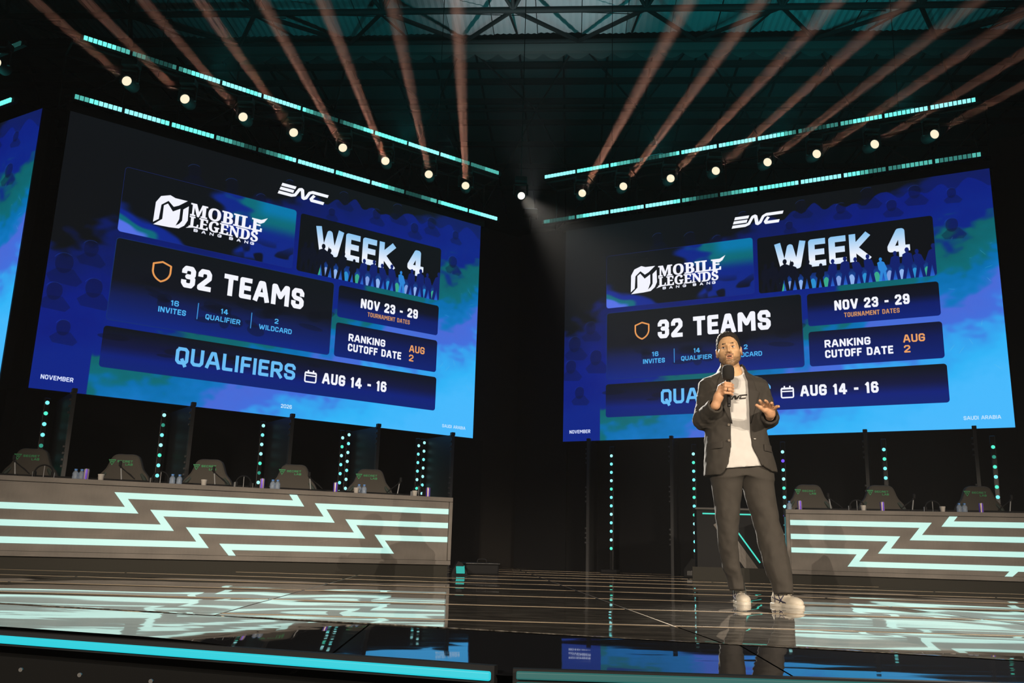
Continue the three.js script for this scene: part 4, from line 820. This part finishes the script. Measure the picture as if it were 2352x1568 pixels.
// bare body under the clothes, one figure from neck to ankles
function bodyField(x, y, z) {
  let d = Math.max(torso(x, y, z, -0.016), 0.88 - y);
  d = smin(d, caps(x, y, z, [-0.105, 1.5, -0.015], [-0.12, 1.63, -0.012], 0.062, 0.056), 0.02);
  for (const [s, e, w] of [[J.sL, J.eL, J.wL], [J.sR, J.eR, J.wR]]) d = smin(d, Math.min(caps(x, y, z, s, e, 0.05, 0.043), caps(x, y, z, e, [lerp(e[0], w[0], 0.8), lerp(e[1], w[1], 0.8), lerp(e[2], w[2], 0.8)], 0.04, 0.024)), 0.02);
  d = smin(d, caps(x, y, z, [-0.165, 0.84, 0], [-0.158, 0.46, -0.04], 0.08, 0.05), 0.04); d = smin(d, caps(x, y, z, [-0.158, 0.46, -0.04], [-0.1, 0.19, -0.105], 0.05, 0.036), 0.02);
  d = smin(d, caps(x, y, z, [0.03, 0.84, 0], [0.098, 0.46, 0.045], 0.08, 0.05), 0.04); d = smin(d, caps(x, y, z, [0.098, 0.46, 0.045], [0.15, 0.2, 0.075], 0.05, 0.036), 0.02);
  return d;
}
function chain(x, y, z, pts, r0, r1) { let d = 9; for (let i = 0; i + 1 < pts.length; i++) { const a = lerp(r0, r1, i / (pts.length - 1)), b = lerp(r0, r1, (i + 1) / (pts.length - 1)); d = smin(d, caps(x, y, z, pts[i], pts[i + 1], a, b), 0.004); } return d; }
// hand round the microphone: four fingers stacked on the handle, thumb behind it
const MIC = { top: [-0.2, 1.5, 0.262], bottom: [-0.19, 1.305, 0.222] };
const gripFingers = [0, 1, 2, 3].map((k) => { const y = 1.418 - k * 0.0205, s = [0, 0.004, 0.002, -0.006][k]; return [[-0.247 + k * 0.001, y - 0.006, 0.252 - k * 0.003], [-0.229, y + 0.004, 0.292 + s - k * 0.003], [-0.196, y, 0.297 + s - k * 0.003], [-0.176 + s * 0.5, y - 0.006, 0.278 - k * 0.003]]; });
function gripField(x, y, z) {
  let palm = caps(x, y, z, [-0.246, 1.402, 0.24], [-0.258, 1.345, 0.23], 0.021, 0.024);
  palm = smin(palm, caps(x, y, z, [-0.236, 1.372, 0.216], [-0.262, 1.33, 0.222], 0.02, 0.024), 0.02);
  palm = smin(palm, caps(x, y, z, [-0.26, 1.34, 0.226], [-0.277, 1.285, 0.21], 0.026, 0.026), 0.025); palm = smin(palm, caps(x, y, z, [-0.277, 1.285, 0.21], [-0.292, 1.262, 0.155], 0.026, 0.027), 0.02);
  let d = palm;
  for (const f of gripFingers) d = smin(d, chain(x, y, z, f, 0.0108, 0.0086), 0.006);
  d = smin(d, chain(x, y, z, [[-0.248, 1.352, 0.215], [-0.226, 1.39, 0.203], [-0.2, 1.412, 0.21], [-0.184, 1.424, 0.225]], 0.014, 0.0095), 0.012);
  return d;
}
const openFingers = [
  [[0.012, 1.252, 0.365], [-0.012, 1.268, 0.392], [-0.03, 1.279, 0.412], [-0.042, 1.288, 0.424]],
  [[0.029, 1.258, 0.37], [0.012, 1.275, 0.403], [-0.001, 1.283, 0.426], [-0.012, 1.286, 0.442]],
  [[0.046, 1.254, 0.368], [0.04, 1.269, 0.4], [0.034, 1.274, 0.422], [0.028, 1.272, 0.438]],
  [[0.06, 1.243, 0.36], [0.066, 1.252, 0.384], [0.073, 1.256, 0.4], [0.08, 1.256, 0.412]],
];
function openField(x, y, z) {
  let d = caps(x, y, z, [0.016, 1.243, 0.358], [0.038, 1.222, 0.33], 0.0195, 0.022);
  d = smin(d, caps(x, y, z, [0.054, 1.238, 0.354], [0.056, 1.218, 0.325], 0.0185, 0.023), 0.02);
  d = smin(d, caps(x, y, z, [0.05, 1.222, 0.33], [0.062, 1.21, 0.275], 0.025, 0.028), 0.025);
  for (const f of openFingers) d = smin(d, chain(x, y, z, f, 0.0122, 0.0092), 0.007);
  d = smin(d, chain(x, y, z, [[0.03, 1.226, 0.34], [0.0, 1.236, 0.366], [-0.028, 1.25, 0.382], [-0.054, 1.264, 0.392]], 0.0165, 0.0105), 0.012);
  return d;
}
{
  const headGeo = nets(headField, [-0.108, -0.135, -0.125], [0.108, 0.14, 0.135], 0.0026);
  paint(headGeo, faceColour); headGeo.applyMatrix4(headTurn); headGeo.computeVertexNormals();
  const skinTone = (x, y, z) => { const n = 1 + 0.07 * noise3(x * 50, y * 50, z * 50); return SKIN.map((v) => v * n); };
  const handTone = (x, y, z) => { const n = 1 + 0.07 * noise3(x * 60, y * 60, z * 60); return [0.66 * n, 0.36 * n, 0.2 * n]; };
  const trunk = paint(nets(bodyField, [-0.42, 0.04, -0.22], [0.26, 1.68, 0.34], 0.012), skinTone);
  const grip = paint(nets(gripField, [-0.34, 1.21, 0.11], [-0.14, 1.46, 0.34], 0.0026), handTone), open = paint(nets(openField, [-0.09, 1.16, 0.23], [0.12, 1.32, 0.47], 0.0026), handTone);
  const strip = (g) => { const q = g.toNonIndexed(); return q; };
  const body = part('body', mergeGeometries([trunk, headGeo, grip, open].map(strip)), skinMat, person);
  // nails of the open hand and the two dark rings
  // hair
  const TEMPLE = table([[-0.04, 0.026], [0.0, 0.034], [0.03, 0.042], [0.06, 0.052], [0.086, 0.064]]);
  const hairField = (x, y, z) => {
    const ax = Math.abs(x);
    let d = cranium(x, y, z) - 0.004 - 0.011 * sstep(0.05, 0.12, y) - 0.002 * noise3(x * 90, y * 60, z * 90);
    const zT = TEMPLE(y)[0] + 0.003 * noise3(x * 80, y * 80, 3);
    const front = 0.09 - 0.012 * sstep(0.02, 0.05, x) + 0.003 * noise3(x * 70, 2, z * 70);
    const low = z > 0.006 ? -0.032 : z > -0.032 ? 0.026 : -0.062;
    return smax(smax(d, Math.min(front - y, z - zT), 0.004), low - y, 0.006);
  };
  const hair = nets(hairField, [-0.11, -0.09, -0.135], [0.11, 0.16, 0.12], 0.0032);
  hair.applyMatrix4(headTurn); hair.computeVertexNormals();
  part('hair', hair, std(lin(0.016, 0.012, 0.009), 0.75), person);
  const place = (g) => g.applyMatrix4(headTurn);
  for (const k of [-1, 1]) {
    const eye = part('eye', place(new THREE.SphereGeometry(0.0135, 18, 12).translate(k * 0.031, 0.004, 0.0775)), std(lin(0.75, 0.68, 0.6), 0.25), person);
    part('iris', place(new THREE.SphereGeometry(0.0064, 12, 8).scale(1, 1, 0.45).translate(k * 0.031 - 0.0006, 0.0045, 0.0895)), std(lin(0.02, 0.011, 0.006), 0.2), eye);
    part('upper_lid', place(new THREE.SphereGeometry(0.0146, 18, 8, 0, Math.PI * 2, 0, 1.24).rotateX(0.22).translate(k * 0.031, 0.0042, 0.0773)), std(lin(0.36, 0.19, 0.1), 0.6), eye);
    part('lower_lid', place(new THREE.SphereGeometry(0.0143, 18, 8, 0, Math.PI * 2, Math.PI - 0.98, 0.98).rotateX(-0.12).translate(k * 0.031, 0.0038, 0.0773)), std(lin(0.42, 0.23, 0.125), 0.6), eye);
    const brow = nets((x, y, z) => smin(caps(x, y, z, [k * 0.014, 0.0275, 0.0955], [k * 0.033, 0.0305, 0.088], 0.0036, 0.0042), caps(x, y, z, [k * 0.033, 0.0305, 0.088], [k * 0.051, 0.0245, 0.071], 0.0042, 0.0018), 0.003) + 0.001 * noise3(x * 300, y * 300, z * 300), [k > 0 ? 0.004 : -0.058, 0.012, 0.06], [k > 0 ? 0.058 : -0.004, 0.042, 0.108], 0.002);
    part('eyebrow', place(brow), std(lin(0.022, 0.014, 0.009), 0.85), person);
  }
  part('teeth', place(rbox(0.022, 0.0035, 0.008, 0.0015, 0, -0.0618, 0.088)), std(lin(0.7, 0.66, 0.6), 0.3), person);
  // clothes
  const tone = (c, f, a) => (x, y, z) => { const n = 1 + a * noise3(x * f, y * f, z * f) + a * 0.6 * noise3(x * 220, y * 220, z * 220); return c.map((v) => v * n); };
  const CLOTH = [0.042, 0.036, 0.029];
  const jacket = part('jacket', paint(nets(jacketField, [-0.43, 0.8, -0.21], [0.24, 1.62, 0.32], 0.0062), tone(CLOTH, 12, 0.07)), fabricMat, person);
  part('t_shirt', paint(nets(shirtField, [-0.36, 0.85, -0.2], [0.16, 1.6, 0.22], 0.0065), tone([0.66, 0.645, 0.62], 10, 0.03)), fabricMat, person);
  const trousers = part('trousers', paint(nets(trouserField, [-0.34, 0.05, -0.26], [0.3, 1.02, 0.24], 0.0068), tone([0.05, 0.043, 0.035], 12, 0.07)), fabricMat, person);
  const zOf = (f, x, y) => { let z = 0.35; for (let i = 0; i < 400; i++) { const d = f(x, y, z); if (d < 0.0004) break; z -= Math.max(d * 0.5, 0.0006); if (z < -0.2) break; } return z; };
  const patch = (f, X, nx, ny, lift, thick) => {                // a sheet lying on surface f; X(u, v) gives x and y
    const pos = [], idx = [], uv = [], at = (i, j) => j * (nx + 1) + i;
    for (let j = 0; j <= ny; j++) for (let i = 0; i <= nx; i++) { const [x, y] = X(i / nx, j / ny); pos.push(x, y, zOf(f, x, y) + lift(i / nx, j / ny)); uv.push(i / nx, j / ny); }
    for (let j = 0; j < ny; j++) for (let i = 0; i < nx; i++) idx.push(at(i, j), at(i + 1, j), at(i + 1, j + 1), at(i, j), at(i + 1, j + 1), at(i, j + 1));
    const n = pos.length / 3;
    if (thick) {
      for (let k = 0; k < n; k++) pos.push(pos[k * 3], pos[k * 3 + 1], pos[k * 3 + 2] - thick), uv.push(uv[k * 2], uv[k * 2 + 1]);
      const rim = (a, b) => idx.push(a, b, b + n, a, b + n, a + n);
      for (let i = 0; i < nx; i++) { rim(at(i + 1, 0), at(i, 0)); rim(at(i, ny), at(i + 1, ny)); } for (let j = 0; j < ny; j++) { rim(at(0, j), at(0, j + 1)); rim(at(nx, j + 1), at(nx, j)); }
    }
    const g = new THREE.BufferGeometry(); g.setAttribute('position', new THREE.Float32BufferAttribute(pos, 3)); g.setAttribute('uv', new THREE.Float32BufferAttribute(uv, 2)); g.setIndex(idx); g.computeVertexNormals(); return g;
  };
  const torsoOnly = (x, y, z) => torso(x, y, z, 0.019 + 0.014 * sstep(1.05, 0.85, y));
  const lapelMat = std(lin(0.039, 0.033, 0.027), 0.8);
  for (const k of [-1, 1]) {
    const w = (v) => (v < 0.62 ? lerp(0.006, 0.08, v / 0.62) : v < 0.66 ? 0.052 : lerp(0.058, 0.03, (v - 0.66) / 0.34));
    const g = patch(torsoOnly, (u, v) => { const y = lerp(1.18, 1.535, v), [l, r] = OPEN(y); return k < 0 ? [l + 0.004 - w(v) * (1 - u), y] : [r - 0.004 + w(v) * u, y]; }, 6, 34, (u, v) => 0.007 + 0.003 * (k < 0 ? u : 1 - u), 0.006);
    part('lapel', g, lapelMat, jacket);
  }
  const flap = (x0, x1, y0, y1, s) => part('pocket_flap', patch(torsoOnly, (u, v) => [lerp(x0, x1, u), lerp(y0, y1, v) + s * u], 6, 4, () => 0.008, 0.006), lapelMat, jacket);
  flap(-0.292, -0.222, 1.005, 1.05, 0.006); flap(0.055, 0.118, 1.0, 1.045, -0.006);
  for (const [x, y] of [[-0.183, 1.06], [-0.181, 1.165]]) part('button', cyl(0.0085, 0.0085, 0.004, 0, 0, 0, 14).rotateX(Math.PI / 2).translate(x, y, zOf(torsoOnly, x, y) + 0.006), std(lin(0.16, 0.13, 0.1), 0.35), jacket);
  part('label_tag', box(0.014, 0.005, 0.002).translate(-0.012, 1.075, zOf(torsoOnly, -0.012, 1.075) + 0.006), std(lin(0.6, 0.58, 0.54), 0.6), jacket);
  const shirtMark = canvasTexture(512, 128, (c) => { c.clearRect(0, 0, 512, 128); slantLogo(c, 16, 14, 480, 96, '#2b2724'); });
  const markMat = new THREE.MeshStandardMaterial({ map: shirtMark, transparent: true, roughness: 0.85, polygonOffset: true, polygonOffsetFactor: -2 });
  part('print', patch(shirtField, (u, v) => [lerp(-0.205, -0.045, u), lerp(1.322, 1.362, v) + 0.022 * u], 14, 4, () => 0.0035), markMat, person.children.find((o) => o.name === 't_shirt'));
  // rings
  const ringMat = std(lin(0.02, 0.02, 0.02), 0.35);
  const ring = (a, b, r) => { const g = new THREE.TorusGeometry(r, 0.0026, 8, 20); g.applyQuaternion(new THREE.Quaternion().setFromUnitVectors(V(0, 0, 1), V(b[0] - a[0], b[1] - a[1], b[2] - a[2]).normalize())); return g.translate(lerp(a[0], b[0], 0.45), lerp(a[1], b[1], 0.45), lerp(a[2], b[2], 0.45)); };
  part('ring', ring(gripFingers[0][0], gripFingers[0][1], 0.0112), ringMat, person); part('ring', ring(gripFingers[2][1], gripFingers[2][2], 0.0108), ringMat, person);
  const nailMat = std(lin(0.58, 0.34, 0.24), 0.35);
  for (const f of [...gripFingers]) { const [a, b] = [f[2], f[3]]; part('nail', new THREE.SphereGeometry(0.0062, 10, 8).scale(1, 0.8, 0.3).translate(b[0] + 0.004, b[1] + 0.001, b[2] + 0.0062), nailMat, person); }
  // shoes, in their own axes: toe towards +z
  const shoeField = (x, y, z) => {
    const w = lerp(0.034, 0.047, sstep(-0.12, 0.06, z)) * (z > 0.1 ? lerp(1, 0.72, sstep(0.1, 0.16, z)) : 1);
    let up = ell(x, y, z, [0.004, 0.032, 0.085], [0.047, 0.038, 0.075]);
    up = smin(up, ell(x, y, z, [0, 0.045, -0.04], [0.041, 0.062, 0.085]), 0.03);
    up = smin(up, caps(x, y, z, [0, 0.085, -0.045], [0, 0.125, -0.042], 0.039, 0.037), 0.03);
    up = smin(up, caps(x, y, z, [0, 0.1, 0.0], [0, 0.13, -0.02], 0.026, 0.022), 0.02);
    up = Math.max(up, y - 0.142, 0.012 - y);
    return Math.max(up, -Math.max(caps(x, y, z, [0, 0.11, -0.045], [0, 0.2, -0.045], 0.029, 0.032), 0.11 - y));
  };
  const soleField = (x, y, z) => { const a = Math.hypot((x - 0.003) / 0.05, (z - 0.075) / 0.095) - 1, b = Math.hypot(x / 0.042, (z + 0.06) / 0.075) - 1; return Math.max(smin(a * 0.05, b * 0.042, 0.02), Math.abs(y - 0.012) - 0.0115); };
  const upperGeo = nets(shoeField, [-0.07, -0.01, -0.16], [0.07, 0.17, 0.19], 0.004), soleGeo = nets(soleField, [-0.07, -0.01, -0.16], [0.07, 0.05, 0.19], 0.004);
  const shoeMat = std(lin(0.66, 0.6, 0.5), 0.5), soleMat = std(lin(0.7, 0.65, 0.56), 0.55), navy = std(lin(0.02, 0.02, 0.06), 0.6);
  const sx = (y, z, side) => { let x = 0.09; for (let i = 0; i < 200 && shoeField(side * x, y, z) > 0.0005; i++) x -= 0.0006; return side * x; };
  for (const [pos, turn, side, tilt] of [[[-0.05, 0, -0.17], -0.1, -1], [[0.178, 0, 0.06], 0.38, -1]]) {
    const s = new THREE.Group(); const shoe = part('shoe', upperGeo, shoeMat, person); shoe.position.set(...pos); shoe.rotation.y = turn;
    part('sole', soleGeo, soleMat, shoe);
    const st = (pts) => part('stripe', tube(pts.map(([y, z]) => [sx(y, z, side) , y, z]), 0.0036, 14, 6), navy, shoe);
    st([[0.028, 0.03], [0.05, 0.0], [0.085, -0.02]]); st([[0.028, -0.01], [0.05, 0.01], [0.075, 0.02]]); st([[0.03, 0.06], [0.05, -0.035], [0.06, -0.08]]); st([[0.03, -0.05], [0.06, -0.045], [0.09, -0.05]]);
    part('tongue_mark', rbox(0.02, 0.01, 0.003, 0.001, 0, 0, 0).rotateX(-0.9).translate(0, 0.134, 0.004), navy, shoe);
    for (let k = 0; k < 4; k++) part('lace', bar([-0.017, 0.068 + k * 0.013, 0.062 - k * 0.014], [0.019, 0.071 + k * 0.013, 0.06 - k * 0.014], 0.0028, 6), soleMat, shoe);
  }
}
{
  const o = thing('handheld_microphone', 'black handheld microphone with a foam windscreen held at the presenter\'s chin', 'microphone', [1.64 + MIC.bottom[0], MIC.bottom[1], -6.07 + MIC.bottom[2]]);
  const d = V(MIC.top[0] - MIC.bottom[0], MIC.top[1] - MIC.bottom[1], MIC.top[2] - MIC.bottom[2]).normalize();
  o.quaternion.setFromUnitVectors(V(0, 1, 0), d);
  part('handle', lathe([[0, -0.012], [0.011, -0.012], [0.0125, -0.004], [0.0135, 0.1], [0.0155, 0.145], [0.019, 0.16], [0, 0.16]], 24), std(lin(0.012, 0.012, 0.013), 0.45), o);
  part('windscreen', lathe([[0, 0.147], [0.022, 0.148], [0.034, 0.156], [0.039, 0.172], [0.0405, 0.2], [0.039, 0.226], [0.031, 0.243], [0.016, 0.25], [0, 0.251]], 30), std(lin(0.014, 0.0125, 0.011), 0.95), o);
  part('transmitter', lathe([[0, -0.03], [0.0105, -0.03], [0.012, -0.012], [0, -0.012]], 20), std(lin(0.02, 0.02, 0.022), 0.3), o);
}

renderer.render(scene, camera);
